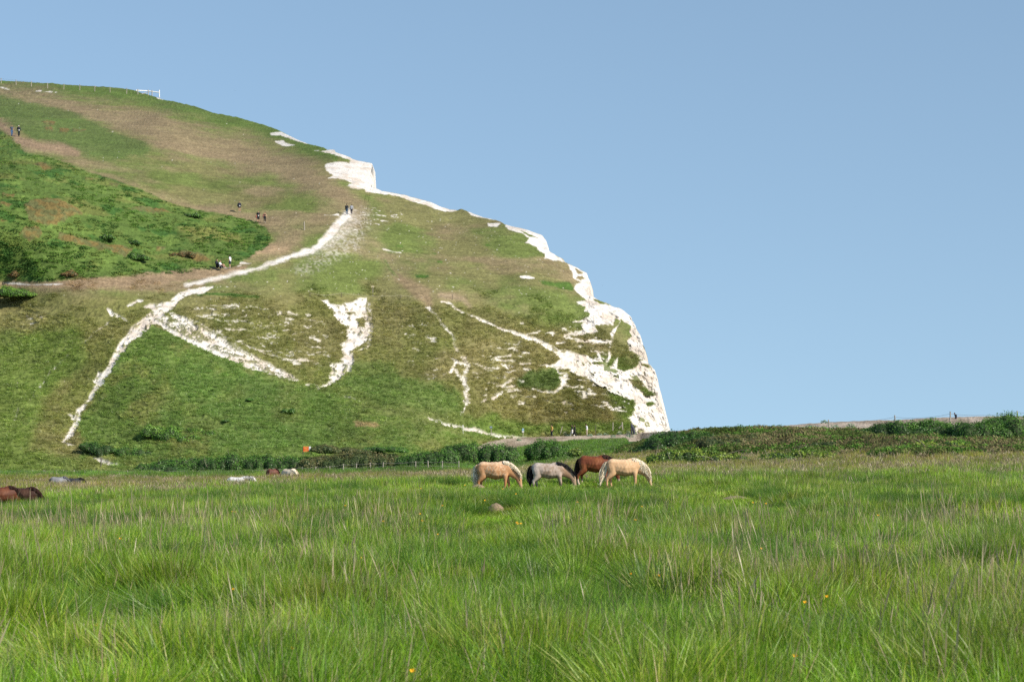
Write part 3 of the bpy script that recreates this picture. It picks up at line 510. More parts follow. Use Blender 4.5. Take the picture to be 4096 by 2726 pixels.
# ------------------------------------------------------------------ leafy shrubs
def leaf_shell(blobs, dens, size, rs, cols, dark=None, up=.25):
    """leaves scattered through the outer shell of a set of ellipsoids (cx,cy,cz,rx,ry,rz)"""
    B = np.array(blobs); area = 4*np.pi*(((B[:, 3]*B[:, 4])**1.6+(B[:, 3]*B[:, 5])**1.6+(B[:, 4]*B[:, 5])**1.6)/3)**(1/1.6)
    n = np.maximum(8, (area*dens).astype(int)); bi = np.repeat(np.arange(len(B)), n); N_ = len(bi)
    d = rs.randn(N_, 3); d /= np.linalg.norm(d, axis=1)[:, None]; rr = 1-.22*rs.rand(N_)**1.5+.10*rs.randn(N_)*.6
    p = B[bi, :3]+d*B[bi, 3:]*rr[:, None]; lump = fbm(p[:, 0]*1.6, p[:, 1]*1.6, p[:, 2]*2.2, o=3, s=401)-.5
    p += d*B[bi, 3:]*(lump*.5)[:, None]
    keep = (d[:, 2] > -.55); 
    for j in range(len(B)):     # drop leaves buried deep in a neighbour
        q = (p-B[j, :3])/B[j, 3:]; keep &= ~(((q**2).sum(1) < .62)&(bi != j))
    p, d, bi = p[keep], d[keep], bi[keep]; N_ = len(p)
    nrm = d*1.+rs.randn(N_, 3)*.55+[0, 0, up]; nrm /= np.linalg.norm(nrm, axis=1)[:, None]
    t1 = np.cross(nrm, rs.randn(N_, 3)); t1 /= np.linalg.norm(t1, axis=1)[:, None]+1e-9; t2 = np.cross(nrm, t1); s = (size*(.6+.8*rs.rand(N_)))[:, None]
    V_ = np.stack([p-t1*s, p-t2*s*.6, p+t1*s, p+t2*s*.6], 1).reshape(-1, 3)
    F_ = np.arange(N_*4).reshape(-1, 4); pal = np.array(cols); k = fbm(p[:, 0]*.9, p[:, 1]*.9, p[:, 2]*1.2, o=2, s=407)
    ci = np.clip((k-.3)/.4*len(pal)+rs.randn(N_)*.7, 0, len(pal)-1).astype(int); cc_ = pal[ci]*(.75+.5*rs.rand(N_, 1))
    return V_, F_, np.repeat(cc_, 4, 0)
def ico_np(sub=2):
    bm = bmesh.new(); bmesh.ops.create_icosphere(bm, subdivisions=sub, radius=1); bm.verts.ensure_lookup_table()
    v = np.array([x.co[:] for x in bm.verts]); f = np.array([[w.index for w in x.verts] for x in bm.faces]); bm.free(); return v, f
ICO2, ICO3, ICO1 = ico_np(2), ico_np(3), ico_np(1)
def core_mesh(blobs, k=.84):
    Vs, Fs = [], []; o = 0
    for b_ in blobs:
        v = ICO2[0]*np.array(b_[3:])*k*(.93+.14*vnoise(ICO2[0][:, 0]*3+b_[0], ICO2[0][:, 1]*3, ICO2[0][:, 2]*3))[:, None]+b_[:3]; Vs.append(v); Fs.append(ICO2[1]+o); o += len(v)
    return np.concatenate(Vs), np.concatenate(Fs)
GREENS = {'dark': [(0.0315,0.07875,0.021),(0.0455,0.1138,0.02625),(0.06125,0.1488,0.0315),(0.0875,0.1925,0.035)], 'mid': [(0.0525,0.1313,0.0245),(0.07875,0.1925,0.0315),(0.105,0.245,0.0385),(0.1488,0.2975,0.0525)],
 'bright': [(0.0875,0.21,0.028),(0.1313,0.2888,0.035),(0.175,0.35,0.0455),(0.245,0.42,0.07)], 'brown': [(0.0875,0.1313,0.0385),(0.1225,0.1575,0.049),(0.175,0.1837,0.06125),(0.21,0.1925,0.07875)], 'yel': [(0.0875,0.175,0.02625),(0.14,0.245,0.0315),(0.21,0.315,0.0385),(0.2975,0.3675,0.06125)],
 'grey': [(0.175,0.2625,0.1575),(0.245,0.35,0.2275),(0.315,0.42,0.28),(0.385,0.49,0.315)], 'rust': [(0.175,0.105,0.04375),(0.28,0.1488,0.0525),(0.35,0.1925,0.07),(0.2275,0.1575,0.07)]}
def shrub(name, prof, D, depth, kind, label, cat='bush', group=None, base=None, dens=70, size=.075, on='field', blossom=0, step=.8, seed=1, twigs=0, ground=True):
    """prof: (u, v_top, v_bottom) along the bush in photo pixels, standing at distance D"""
    rs = np.random.RandomState(abs(seed+int(prof[0][0]))); p = np.array(prof, float); k = D/FP; u0, u1 = p[0, 0], p[-1, 0]
    xm = (u0+u1)/2; lx = (xm-UC)*k; vb = p[:, 2].mean(); z0 = CZ+(HZ-vb)*k; blobs = []; ins = min(.45*max(step, min(1.6, (p[:, 2]-p[:, 1]).max()*k*.5))/k, (u1-u0)*.25); u = u0+ins
    while u <= u1-ins*.9:
        vt, vbm = np.interp(u, p[:, 0], p[:, 1]), np.interp(u, p[:, 0], p[:, 2]); h = max(.25, (vbm-vt)*k)*(1+.11*rs.randn())
        x = (u-UC)*k-lx; zb = CZ+(HZ-vbm)*k-z0; gz = float(zf(np.array([x+lx]), np.array([float(D)]))[0])-z0 if ground else zb; dz_ = max(0, zb-gz) if ground else 0; zb -= dz_; h += dz_; edge = min(1, .45+min(u-u0, u1-u)*k/1.2)
        for q in range(max(1, int(depth/1.2))):
            yq = (q+.5)/max(1, int(depth/1.2))*depth-depth/2; hk = h*(1-.16*abs(yq)/max(.6, depth/2)-(.25 if yq < -.3 else 0)*rs.rand())
            rz = hk*.55*edge; wx = max(step, min(1.6, h*.5)); blobs.append((x+rs.randn()*.15, yq+rs.randn()*.15, zb+hk-rz*1.0-.04*h, wx*(.6+.35*rs.rand()), .7+.2*rs.rand(), rz))
            if h > 1.6 and rs.rand() < .9: blobs.append((x+rs.randn()*.25, yq-.35-.3*rs.rand(), zb+hk*.35, step*(.6+.3*rs.rand()), .7, hk*.42))
        u += max(step, min(1.4, h*.4))*.75/k
    Vl, Fl, Cl = leaf_shell(blobs, dens, size, rs, GREENS[kind])
    root = empty(name, (lx, D, z0)); tag(root, label, cat, group)
    link('foliage', mesh_np('foliage', Vl, Fl, Cl), M_LEAF, root)
    cv_, cf = core_mesh(blobs); o = link('branches', mesh_np('branches', cv_, cf, smooth=True), M_CORE, root)  # solid ellipsoid core behind the leaves; inner shade put into its dark colour
    if blossom:
        bs = [b_ for b_ in blobs if rs.rand() < .8]; Vb = []; 
        for i in range(blossom):
            b_ = bs[rs.randint(len(bs))]; d = np.array([rs.randn(), -abs(rs.randn())*.8, abs(rs.randn())*1.1]); d /= np.linalg.norm(d); c0 = np.array(b_[:3])+d*np.array(b_[3:])*1.06
            for j in range(6):
                q = c0+rs.randn(3)*[.07, .07, .03]; s = .045; Vb.append([q+[-s, 0, 0], q+[0, -s, s*.4], q+[s, 0, 0], q+[0, s, -s*.2]])
        Vb = np.array(Vb).reshape(-1, 3); link('blossom', mesh_np('blossom', Vb, np.arange(len(Vb)).reshape(-1, 4), np.tile([.62,.60,.42], (len(Vb), 1))), M_LEAF, root)
    if twigs:
        for i in range(twigs):
            segs = []; b_ = blobs[rs.randint(len(blobs))]; q = np.array(b_[:3])+[0, -b_[4]*.8, 0]; d = np.array([rs.randn()*.6, -.3, 1.]); 
            for s in range(5): q2 = q+d*.22; segs.append((q, q2, .022*(1-s*.15))); q = q2; d = d+rs.randn(3)*[.35, .2, .25]-[0, 0, .12]
            link('bare_twig', tubes(segs), M_BARE, root)
    return root
def tubes(segs, n=5):
    V_, F_ = [], []
    for a, b_, r in segs:
        a, b_ = np.array(a, float), np.array(b_, float); d = b_-a; d /= np.linalg.norm(d)+1e-9; s = np.cross(d, [0.31, .9, .2]); s /= np.linalg.norm(s); q = np.cross(d, s); o = len(V_)
        r0, r1 = (r, r) if np.isscalar(r) else r
        for c0, rr in ((a, r0), (b_, r1)):
            for i in range(n): th = i*2*math.pi/n; V_.append(c0+(s*math.cos(th)+q*math.sin(th))*rr)
        for i in range(n): F_.append((o+i, o+(i+1) % n, o+n+(i+1) % n, o+n+i))
    return mesh_np('tubes', np.array(V_), np.array(F_), smooth=True)
M_CORE = mat_plain('painted_shade_core', (.035, .055, .018), noise=.5, scale=6); M_BARE = mat_plain('bare_wood', (.30, .25, .19), noise=.3)

# ------------------------------------------------------------------ hedges, bushes and dune scrub
HG = 'hedge bushes along the foot of the hill'
shrub('bush', [(1245,1790,1812),(1275,1771,1812),(1330,1772,1812),(1400,1786,1812),(1450,1802,1814)], 262, 3, 'brown', 'low brownish bush mound right of the orange sign board', ground=False, group=HG)
shrub('bush', [(1440,1795,1810),(1470,1781,1808),(1530,1778,1806),(1600,1786,1808),(1645,1800,1812)], 266, 3, 'mid', 'flat green bush low on the slope behind the dark hedge', ground=False, group=HG)
shrub('hedge', [(1185,1845,1862),(1230,1824,1860),(1290,1812,1856),(1360,1805,1852),(1430,1800,1850),(1500,1803,1850),(1570,1812,1850),(1620,1822,1852)], 246, 3.6, 'brown', 'long dark hedge with a flat brown green top behind the fence', 'hedge', HG, dens=80)
shrub('bush', [(1585,1826,1850),(1630,1800,1852),(1690,1788,1852),(1750,1780,1852),(1800,1790,1852),(1815,1810,1850)], 244, 3.2, 'mid', 'dark rounded bush sloping up to the right behind the fence', group=HG, twigs=2)
shrub('bush', [(1786,1772,1792),(1815,1756,1792),(1850,1762,1790),(1880,1752,1790),(1925,1768,1792)], 262, 2.4, 'mid', 'leafy bush with pale flowers left of the shingle bank', group=HG, blossom=9)
shrub('bush', [(1930,1790,1818),(1950,1766,1820),(1990,1758,1822),(2030,1762,1820),(2072,1775,1812)], 248, 2.6, 'mid', 'dark leafy bush with cream blossom in front of the shingle', group=HG, blossom=16)
shrub('bush', [(2118,1784,1812),(2135,1760,1812),(2165,1744,1812),(2205,1745,1806),(2240,1765,1798),(2270,1772,1790)], 250, 2.6, 'mid', 'round bright topped bush below the walker in yellow', group=HG, dens=95)
shrub('sapling', [(2284,1790,1826),(2300,1782,1826),(2318,1790,1826)], 235, 1.2, 'yel', 'small yellow green sapling in the grassy hollow', 'bush', HG, step=.5)
shrub('hedge', [(540,1852,1872),(600,1838,1872),(656,1828,1872),(745,1822,1870),(835,1810,1866),(894,1801,1866),(953,1803,1866),(1042,1809,1864),(1120,1812,1862),(1175,1818,1860),(1225,1824,1860)], 247, 3.4, 'mid', 'tangled hedge with pale blossom and bare stems left of the orange sign', 'hedge', HG, blossom=24, twigs=16)
shrub('bush', [(572,1884,1892),(610,1858,1892),(660,1850,1892),(700,1858,1890),(748,1878,1890)], 240, 2.6, 'dark', 'dark dome bush in front of the tangled hedge', group=HG)
HS = 'shrubs growing on the hillside'
shrub('bush', [(325,1780,1798),(345,1762,1802),(385,1758,1816),(430,1772,1832),(452,1800,1842)], 262, 2.6, 'dark', 'dark green shrub above the lowest piece of chalk path', ground=False, group=HS)
shrub('bush', [(440,1790,1812),(500,1782,1830),(580,1790,1836),(650,1806,1838)], 262, 2.4, 'mid', 'low green shrub bank at the foot of the slope', ground=False, group=HS)
shrub('bush', [(565,1718,1736),(600,1694,1752),(660,1698,1772),(740,1716,1790),(820,1740,1800)], 266, 3, 'bright', 'bright green blossoming thicket low on the slope', ground=False, group=HS, blossom=45)
shrub('bush', [(690,1700,1718),(780,1700,1740),(880,1724,1765),(960,1750,1785),(1020,1775,1795)], 268, 2.6, 'bright', 'bright green thicket trailing down the slope to the right', ground=False, group=HS, blossom=8)
for (a, b, h, w, kd, lb, sd) in ((1000,1606,13,12,'mid','small dark bush alone on the middle of the green slope',1),(1160,1660,30,16,'mid','upright dark bush near the foot of the green slope',2),(915,1690,14,12,'mid','tiny dark bush on the lower slope above the thicket',3),
   (540,1040,30,60,'mid','long dark bush at the lower right of the scrub',4),(425,960,24,40,'mid','rounded blue green bush in the middle of the scrub',5),(535,978,16,34,'dark','low dark bush right of the rounded blue green bush',6),
   (770,868,18,38,'mid','dark bush by the upper edge of the scrub',7),(60,1110,26,24,'rust','grey brown dead bush at the bottom left of the scrub',9),(275,1106,22,30,'rust','rusty bush just above the brown track',10),(740,1030,24,60,'rust','long rusty bush just left of the sitting people',11)):
    dd = float(Dhill(a, b)); shrub('bush', [(a-w,b-h*.4,b),(a-w*.4,b-h*.95,b),(a+w*.3,b-h,b+2),(a+w,b-h*.35,b+3)], dd, 1.6, kd, lb, group=HS, step=.55, dens=60, ground=False)
shrub('bush', [(-40,1165,1185),(10,1142,1188),(60,1140,1190),(110,1155,1190),(135,1180,1192)], float(Dhill(60, 1190))-2, 3, 'bright', 'bright green bush mound at the left edge below the brown track', group=HS, ground=False)
DG = 'shrubs covering the dunes'
shrub('bush', [(2530,1800,1826),(2560,1770,1830),(2600,1740,1832),(2640,1722,1832),(2700,1712,1830),(2760,1712,1830),(2820,1714,1826),(2870,1710,1822)], 205, 6, 'dark', 'dark bank of bushes beside the foot of the chalk cliff', group=DG, dens=80, step=1., twigs=2)
shrub('bush', [(2820,1722,1760),(2880,1706,1760),(2940,1698,1756),(3000,1697,1752),(3060,1697,1748),(3110,1704,1744),(3160,1712,1740),(3210,1718,1740)], 222, 5, 'mid', 'light green bushes along the top of the dune with cream flowers at one end', group=DG, dens=80, step=1., blossom=10)
shrub('bush', [(2800,1760,1800),(2850,1742,1810),(2920,1732,1812),(3000,1728,1812),(3080,1735,1812),(3160,1745,1812),(3230,1765,1812)], 186, 7, 'brown', 'broad brown green shrub mound in front of the dune crest', group=DG, dens=80, step=1.1, twigs=1)
shrub('bush', [(2590,1812,1838),(2640,1792,1842),(2700,1782,1846),(2760,1778,1846),(2800,1788,1846),(2860,1798,1842),(2940,1808,1838),(2990,1818,1838)], 166, 3.4, 'yel', 'yellow green bramble right of the cream pony', group=DG, dens=95, twigs=5)
shrub('bush', [(3040,1818,1840),(3100,1800,1842),(3160,1788,1842),(3240,1784,1842),(3300,1798,1838),(3345,1815,1836)], 163, 3.2, 'yel', 'yellow green bramble in the middle of the dune foot', group=DG, dens=95, twigs=3)
shrub('bush', [(3500,1815,1828),(3560,1790,1828),(3620,1766,1824),(3680,1758,1820),(3760,1758,1818),(3840,1768,1816),(3900,1778,1812),(3950,1795,1812)], 160, 3.4, 'yel', 'yellow green bramble below the large dark bushes', group=DG, dens=95, twigs=2)
shrub('bush', [(3180,1718,1732),(3240,1709,1732),(3300,1710,1732),(3370,1718,1734)], 225, 3, 'bright', 'small light green mound on the shingle edge', group=DG, dens=80)
shrub('bush', [(3365,1730,1738),(3400,1722,1745),(3450,1712,1746),(3500,1694,1748),(3550,1688,1750),(3600,1690,1752)], 206, 4, 'dark', 'dark bush tapering to the left on the right hand dune', group=DG, dens=80, step=1.)
shrub('bush', [(3570,1700,1752),(3620,1684,1755),(3680,1672,1758),(3740,1668,1760),(3790,1676,1762),(3840,1682,1764)], 204, 4.5, 'mid', 'bushes below the man in black with a patch of cream blossom', group=DG, dens=80, step=1., blossom=26, twigs=2)
shrub('bush', [(3820,1690,1768),(3870,1680,1770),(3920,1672,1775),(3970,1662,1780),(4010,1654,1784),(4060,1652,1788),(4110,1650,1790),(4200,1655,1790)], 200, 5, 'mid', 'tallest dark bushes at the right edge with bare branches', group=DG, dens=80, step=1.1, blossom=10, twigs=12)
shrub('bush', [(3180,1770,1800),(3260,1754,1800),(3350,1752,1800),(3450,1756,1800),(3540,1762,1800),(3640,1772,1800)], 178, 7, 'brown', 'low brown green shrubs between the dune mound and the large bushes', group=DG, dens=80, step=1.1)

# low scrub over the dune ground
def clump(n, s, cols, seed):
    r = np.random.RandomState(seed); return mesh_np('clump', *leaf_shell([(0,0,.12,.45,.45,.28),(.25,.1,.1,.3,.3,.2)], n, s, r, cols))
M_LEAFI = mat_leaf('scrub_leaf', inst=True, trans=.3)
scr = proto_collection('scrub_clump', [clump(60, .07, [(.09,.13,.035),(.13,.16,.05),(.16,.16,.06)], 1), clump(60, .07, [(.07,.17,.03),(.10,.21,.035),(.13,.25,.045)], 2), clump(50, .07, [(.19,.16,.08),(.12,.14,.05)], 3)], M_LEAFI)
r = np.random.RandomState(55); n = 42000; y = 155+r.rand(n)*75; u = 2480+r.rand(n)*1850; x = (u-UC)/FP*y; z = zf(x, y); k = (z > 1.25) & (y < 226) & (z+.02*(y-200) < 3.75); x, y, z = x[k], y[k], z[k]; n = len(x)
scatter('dune_scrub', np.stack([x, y, z-.05], -1), np.c_[np.zeros((n, 2)), r.rand(n)*6.28], np.stack([.9+.7*r.rand(n)]*2+[(.5+1.5*fbm(x/2.5, y/3, o=3, s=433))*(.7+.6*r.rand(n))], -1), np.clip((fbm(x/4, y/5, o=3, s=431)*8-2.3+r.randn(n)*.5), 0, 2).astype(int), np.ones((n, 3))*(.75+1.0*fbm(x/2, y/2.5, o=3, s=435))[:, None]*(.7+.5*r.rand(n))[:, None], scr, 'low brown green scrub covering the dunes')
# rough growth on the lush parts of the hill so that it stands up from the slope
hclp = proto_collection('hill_clump', [clump(26, .11, [(.085,.17,.03),(.10,.19,.035),(.12,.21,.04)], 4), clump(26, .11, [(.055,.12,.03),(.07,.145,.035)], 5), clump(22, .11, [(.15,.20,.05),(.18,.22,.06)], 6)], M_LEAFI)
flat = np.flatnonzero((LU*(1-BR) > .6).ravel() & (Y[:NT].ravel() < 400)); pick = r.choice(flat, 3500, replace=False); hp = hillV[1:NT+1].reshape(-1, 3)[pick]; n = len(hp)
cl_ = fbm(hp[:, 0]*.5, hp[:, 1]*.3, hp[:, 2]*.8, o=3, s=441); k = cl_+.15*r.rand(n) > .48; hp = hp[k]; cl_ = cl_[k]; n = len(hp)
scatter('hillside_scrub', hp-[0, 0, .08], np.c_[np.zeros((n, 2)), r.rand(n)*6.28], np.stack([.7+.6*r.rand(n)]*2+[.25+.8*np.clip(cl_-.4, 0, 1)*r.rand(n)+.15], -1), np.clip(((fbm(hp[:, 0]*.2, hp[:, 2]*.4, o=3, s=443)-.3)*7).astype(int), 0, 2), np.ones((n, 3))*(1.05+.4*r.rand(n))[:, None], hclp, 'rough green scrub over the upper left slope')

# tufts of rough grass over the steep lower face, coloured like the turf they grow in
rgh = proto_collection('rough_tuft', [mesh_np('rough_tuft', *blades(46, .34, h, .045, 2, rs, lean=.9, droop=.6, palette=[(1,1,1),(.8,.85,.75),(1.15,1.1,1.1)])) for h in (.34, .28, .42)], M_GRASS)
sel = np.flatnonzero(((V > 1200+420*n_mid) & (CH < .05) & (D < 345)).ravel()); pk = r.choice(sel, 34000, replace=False); hp = hillV[1:NT+1].reshape(-1, 3)[pk]; hcl = col.reshape(-1, 3)[pk]; n = len(hp)
k = fbm(hp[:, 0]*.8, hp[:, 2]*1.1, hp[:, 1]*.6, o=3, s=447)+.5*r.rand(n) > .62; hp = hp[k]; hcl = hcl[k]; n = len(hp)
scatter('rough_grass', hp-[0, 0, .04], np.c_[(r.rand(n, 2)-.5)*.5, r.rand(n)*6.28], np.stack([.8+.6*r.rand(n)]*2+[.45+.5*r.rand(n)], -1), r.randint(0, 3, n), np.clip(hcl*np.array([2.3, 2.35, 2.2])*(.8+.4*r.rand(n))[:, None], 0, .9), rgh, 'rough tufty grass on the steep lower slopes')

# sea kale on the shingle
def kale(u, v, w, D_, label, fl=1.):
    rs_ = np.random.RandomState(abs(int(u))); k = D_/FP; wm = w*k; blobs = [(rs_.uniform(-.5, .5)*wm, rs_.uniform(-.3, .3), .12+.1*rs_.rand(), .32, .3, .2) for _ in range(max(2, int(wm*2.2)))]
    q = Vector(P(np.float64(u), np.float64(v), D_)); root = empty('sea_kale', q); tag(root, label, 'plant', 'sea kale plants on the shingle')
    link('foliage', mesh_np('foliage', *leaf_shell(blobs, 60, .09, rs_, GREENS['grey'])), M_LEAF, root)
    if fl:
        b2 = [(a, b_-.1, c_+.30, .28, .24, .15) for a, b_, c_, *_ in blobs if rs_.rand() < fl]
        if b2: link('blossom', mesh_np('blossom', *leaf_shell(b2, 60, .05, rs_, [(.62,.60,.40),(.5,.52,.32),(.70,.68,.5)])), M_LEAF, root)
for a in ((2269,1744,28,327,'clump of sea kale left of the pair in black',.7),(2400,1742,22,328,'left sea kale clump between the white shirt and the grey cloak',.5),(2418,1742,24,328,'second sea kale clump right of the man in white',.4),(2482,1740,22,329,'pale flowering sea kale left of the grey cloak',1.),(2508,1739,20,329,'sea kale touching the left side of the grey cloak',.8),
   (2544,1740,24,329,'sea kale under the chalk just right of the grey cloak',.6),(2360,1745,12,326,'tiny sea kale beside the feet of the man in white',0),(2458,1748,14,324,'dark sea kale low on the front of the bank',0),(2520,1748,18,324,'grey green sea kale in front of the grey cloak',0),(2078,1766,20,318,'small flowering plant on the shingle by the blue sign',.8),
   (3290,1694,16,243,'dark kale plant alone on the shingle skyline',.2),(3330,1712,26,238,'kale patch behind the light green mound',0),(3240,1714,24,238,'kale patch at the left end of the upper shingle',0),(3400,1708,30,238,'kale spreading behind the dark bush',0)):
    kale(*a)

# ------------------------------------------------------------------ posts, fences, signs
def post_mesh(h, r, lean=(0, 0), n=7, seed=0):
    rs_ = random.Random(seed); bm = bmesh.new(); rings = []
    for k in range(6):
        t = k/5; ring = []
        for i in range(n):
            a = i*2*math.pi/n; rr = r*(1+.12*rs_.uniform(-1, 1))*(1-.08*t); ring.append(bm.verts.new((lean[0]*h*t+rr*math.cos(a)+.01*math.sin(3*t), lean[1]*h*t+rr*math.sin(a), h*t+(rs_.uniform(-.02, .02) if k == 5 else 0))))
        rings.append(ring)
    for a, b_ in zip(rings[:-1], rings[1:]):
        for i in range(n): bm.faces.new((a[i], a[(i+1) % n], b_[(i+1) % n], b_[i]))
    bm.faces.new(rings[-1]); me = bpy.data.meshes.new('post'); bm.to_mesh(me); bm.free(); return me
def box_mesh(name, boxes, bev=.006):
    bm = bmesh.new()
    for (cx, cy, cz, sx_, sy_, sz_, *rot) in boxes:
        g = bmesh.ops.create_cube(bm, size=1)['verts']; M = Matrix.Translation((cx, cy, cz))@(Matrix.Rotation(rot[0], 4, 'Y') if rot else Matrix())@Matrix.Diagonal((sx_, sy_, sz_, 1)); bmesh.ops.transform(bm, matrix=M, verts=g)
    if bev: bmesh.ops.bevel(bm, geom=bm.edges[:], offset=bev, segments=1, affect='EDGES')
    me = bpy.data.meshes.new(name); bm.to_mesh(me); bm.free(); return me
def fence(name, pts, hs, label, r=.07, wires=(.85,), mat=None, sag=.06, lean=.04, seed=0):
    rs_ = random.Random(seed); root = empty(name, pts[0]); tag(root, label, 'fence'); tops = []
    for i, (p, h) in enumerate(zip(pts, hs)):
        ln = (rs_.uniform(-lean, lean), rs_.uniform(-lean, lean)); link('post', post_mesh(h+.25, r, ln, seed=i), mat or M_POST, root, Vector(p)-Vector(pts[0])-Vector((0, 0, .25))); tops.append((Vector(p)-Vector(pts[0]), h))
    for wf in wires:
        segs = []
        for (a, ha), (b_, hb) in zip(tops[:-1], tops[1:]):
            A, B = a+Vector((0, 0, ha*wf)), b_+Vector((0, 0, hb*wf)); pr = A
            for k in range(1, 7):
                t = k/6; q = A.lerp(B, t)-Vector((0, 0, sag*4*t*(1-t)*1)); segs.append((pr, q, .012)); pr = q
        link('wire', tubes(segs, 4), M_WIRE, root)
    return root
V1 = lambda a, b: (a*.2971, 300+b*.2971)
fu = [V1(x, y) for x, y in ((-190,100),(14,112),(215,134),(420,151),(641,176),(858,189),(1073,199),(1275,217),(1481,232),(1704,247))]
fp = [Vector(P(np.float64(a), np.float64(b), float(Dhill(a, b))-1)) for a, b in fu]
fence('hilltop_fence', fp, [1.12*float(Dhill(a, b))/500 for a, b in fu], 'line of pale wooden posts along the top of the hill', r=.085, wires=(.9,), seed=1)
ru = [V1(x, y) for x, y in ((1855,255),(1995,266),(2046,268),(2145,292))]; hs_ = [v*.2971*float(Dhill(a, b))/FP for (a, b), v in zip(ru, (65, 66, 63, 90))]
rp = [Vector(P(np.float64(a), np.float64(b), float(Dhill(a, b))-1)) for a, b in ru]; root = empty('cliff_railing', rp[0]); tag(root, 'white railed barrier at the end of the hilltop fence', 'railing')
M_WHITE = mat_plain('white_wood', (.78, .76, .72), noise=.1); 
for i, (p, h) in enumerate(zip(rp, hs_)): link('post', post_mesh(h+.2, .1, seed=i), M_POST if i < 3 else M_WHITE, root, p-rp[0]-Vector((0, 0, .2)))
def uv_pt(z, dd=0): a, b = V1(*z); D_ = float(Dhill(a, min(b+10, 398)))-1-dd; return Vector(P(np.float64(a), np.float64(b), D_))
link('rail', tubes([(uv_pt((1825,208), .2)-rp[0], uv_pt((1980,215), .2)-rp[0], .11), (uv_pt((1980,215), .2)-rp[0], uv_pt((2142,236), .2)-rp[0], .11)], 6), M_WHITE, root)
link('fallen_rail', tubes([(uv_pt((1903,256), .6)-rp[0], uv_pt((1975,240), .4)-rp[0], .08)], 6), M_POST, root)
ub = [0, 132, 174, 253, 296, 338, 381, 421, 462, 510, 640, 771, 879, 929, 981, 1095, 1208, 1262, 1317, 1372, 1424, 1482, 1530, 1661, 1712, 1769, 1835]
hb = [.5]*23+[1.05, 1.05, 1.1, 1.15]
pp = []
for i, a in enumerate(ub): d_ = 232.-.0*i; q = field_pt(a, d_); vt = np.interp(a, [0,300,700,1200,1600,1700,1835], [1908,1894,1876,1856,1838,1836,1837]); zt = CZ+(HZ-vt)/FP*d_; hb[i] = max(.5, zt-q.z-(.3 if i < 19 else .15)); pp.append(q)
fence('field_fence', pp, hb, 'old wooden post and wire fence between the meadow and the hedge', r=.055, wires=(.9, .55), lean=.07, seed=2)
V2 = lambda a, b: (3200+a*.3803, 1600+b*.3803)
dq = []; dh = []
for x0, yt, yb, d_ in ((302,205,292,236),(998,158,238,232),(1578,120,216,228),(2288,112,160,226),(2700,90,160,224)):
    a, b = V2(x0, yb); dq.append(Vector(P(np.float64(a), np.float64(b), float(d_)))); dh.append((yb-yt)*.3803*d_/FP)
fence('dune_fence', dq, dh, 'leaning posts with sagging wire on the shingle at right', r=.07, wires=(.75,), sag=.22, lean=.05, seed=3)
rv = [(1240,1188),(1366,1187),(1601,1195),(1809,1196)]; rq = [on_hill(a, b) for a, b in rv]
fr = fence('rope_fence', rq, [.6, .6, .55, .62], 'thin rope strung between low stakes across the hillside', r=.035, wires=(.95,), sag=.3, lean=.03, seed=4, mat=M_POSTD)
for c_ in fr.children:
    if c_.name.startswith('wire'): c_.name = 'rope'; c_.data.materials.clear(); c_.data.materials.append(mat_plain('pale_rope', (.5, .45, .35)))
BP = 'old stakes at the back of the shingle'
V6 = lambda a, b: (2150+a*.1698, 1670+b*.1698)
for x0, y0, x1, y1, rr, lb in ((118,412,45,252,.06,'stake leaning left of the walker in yellow'),(512,398,570,202,.06,'stake leaning right behind the walker in yellow'),(965,378,1028,262,.035,'thin dark stake behind the walker all in black'),(1360,338,1370,172,.04,'thin upright stake right of the man in white'),(1772,252,1776,104,.06,'upright stake further right above the sea kale')):
    (a, b), (c_, d_) = V6(x0, y0), V6(x1, y1); D_ = 327.6; p = Vector(P(np.float64(a), np.float64(b), D_)); q = Vector(P(np.float64(c_), np.float64(d_), D_)); h = q.z-p.z
    o = link('wooden_stake', post_mesh(h+.3, rr, ((q.x-p.x)/h, .03), seed=int(a)), M_POST if rr > .05 else M_POSTD); o.location = p-Vector((0, 0, .3)); tag(o, lb, 'post', BP)
a, b = V6(2005, 250); p = Vector(P(np.float64(a), np.float64(b), 331.)); root = empty('braced_stake', p); tag(root, 'thick stake with a slanting brace left of the grey cloak', 'post')
link('post', post_mesh(1.1, .09, (-.08, 0)), M_POST, root, (0, 0, -.2)); link('brace', tubes([((-.55, 0, .02), (-.04, 0, .55), .07)], 6), M_POST, root)
def single(name, u, v, h, r_, mat, lb, lean=(0, 0), cat='post', D_=None):
    D_ = D_ or float(Dhill(u, v)); o = link(name, post_mesh(h+.3, r_, lean, seed=int(u)), mat); o.location = Vector(P(np.float64(u), np.float64(v), D_))-Vector((0, 0, .3)); return tag(o, lb, cat)
single('marker_post', 1218, 920, 1.25, .09, M_POST, 'lone pale marker post beside the chalk path above the bend', (-.04, 0))
single('marker_post', 1851, 1731, 1.05, .09, M_WHITE, 'white post on the low chalk path', D_=float(Dhill(1851, 1731)))
single('dark_stump', 404, 1855, .75, .07, M_POSTD, 'dark post on the lowest piece of chalk path at left', D_=256.)
single('dark_stump', 584, 1314, .5, .10, M_POSTD, 'small dark stump where the chalk paths meet')
def sign(u, v, h, plates, lb, cat='sign', D_=None, thick=.05):
    D_ = D_ or float(Dhill(u, v)); root = empty('trail_sign', Vector(P(np.float64(u), np.float64(v), D_))); tag(root, lb, cat); link('post', post_mesh(h+.2, thick), M_POST, root, (0, 0, -.2))
    for (x, z, w, hh, mt_, marks) in plates:
        pl = link('sign_plate', box_mesh('sign_plate', [(x, -.08, z, w, .03, hh)], .004), mt_, root)
        for (mx_, mz, mw, mh, mm) in marks: link('sign_marking', box_mesh('sign_marking', [(x+mx_, -.101, z+mz, mw, .006, mh)], 0), mm, pl)
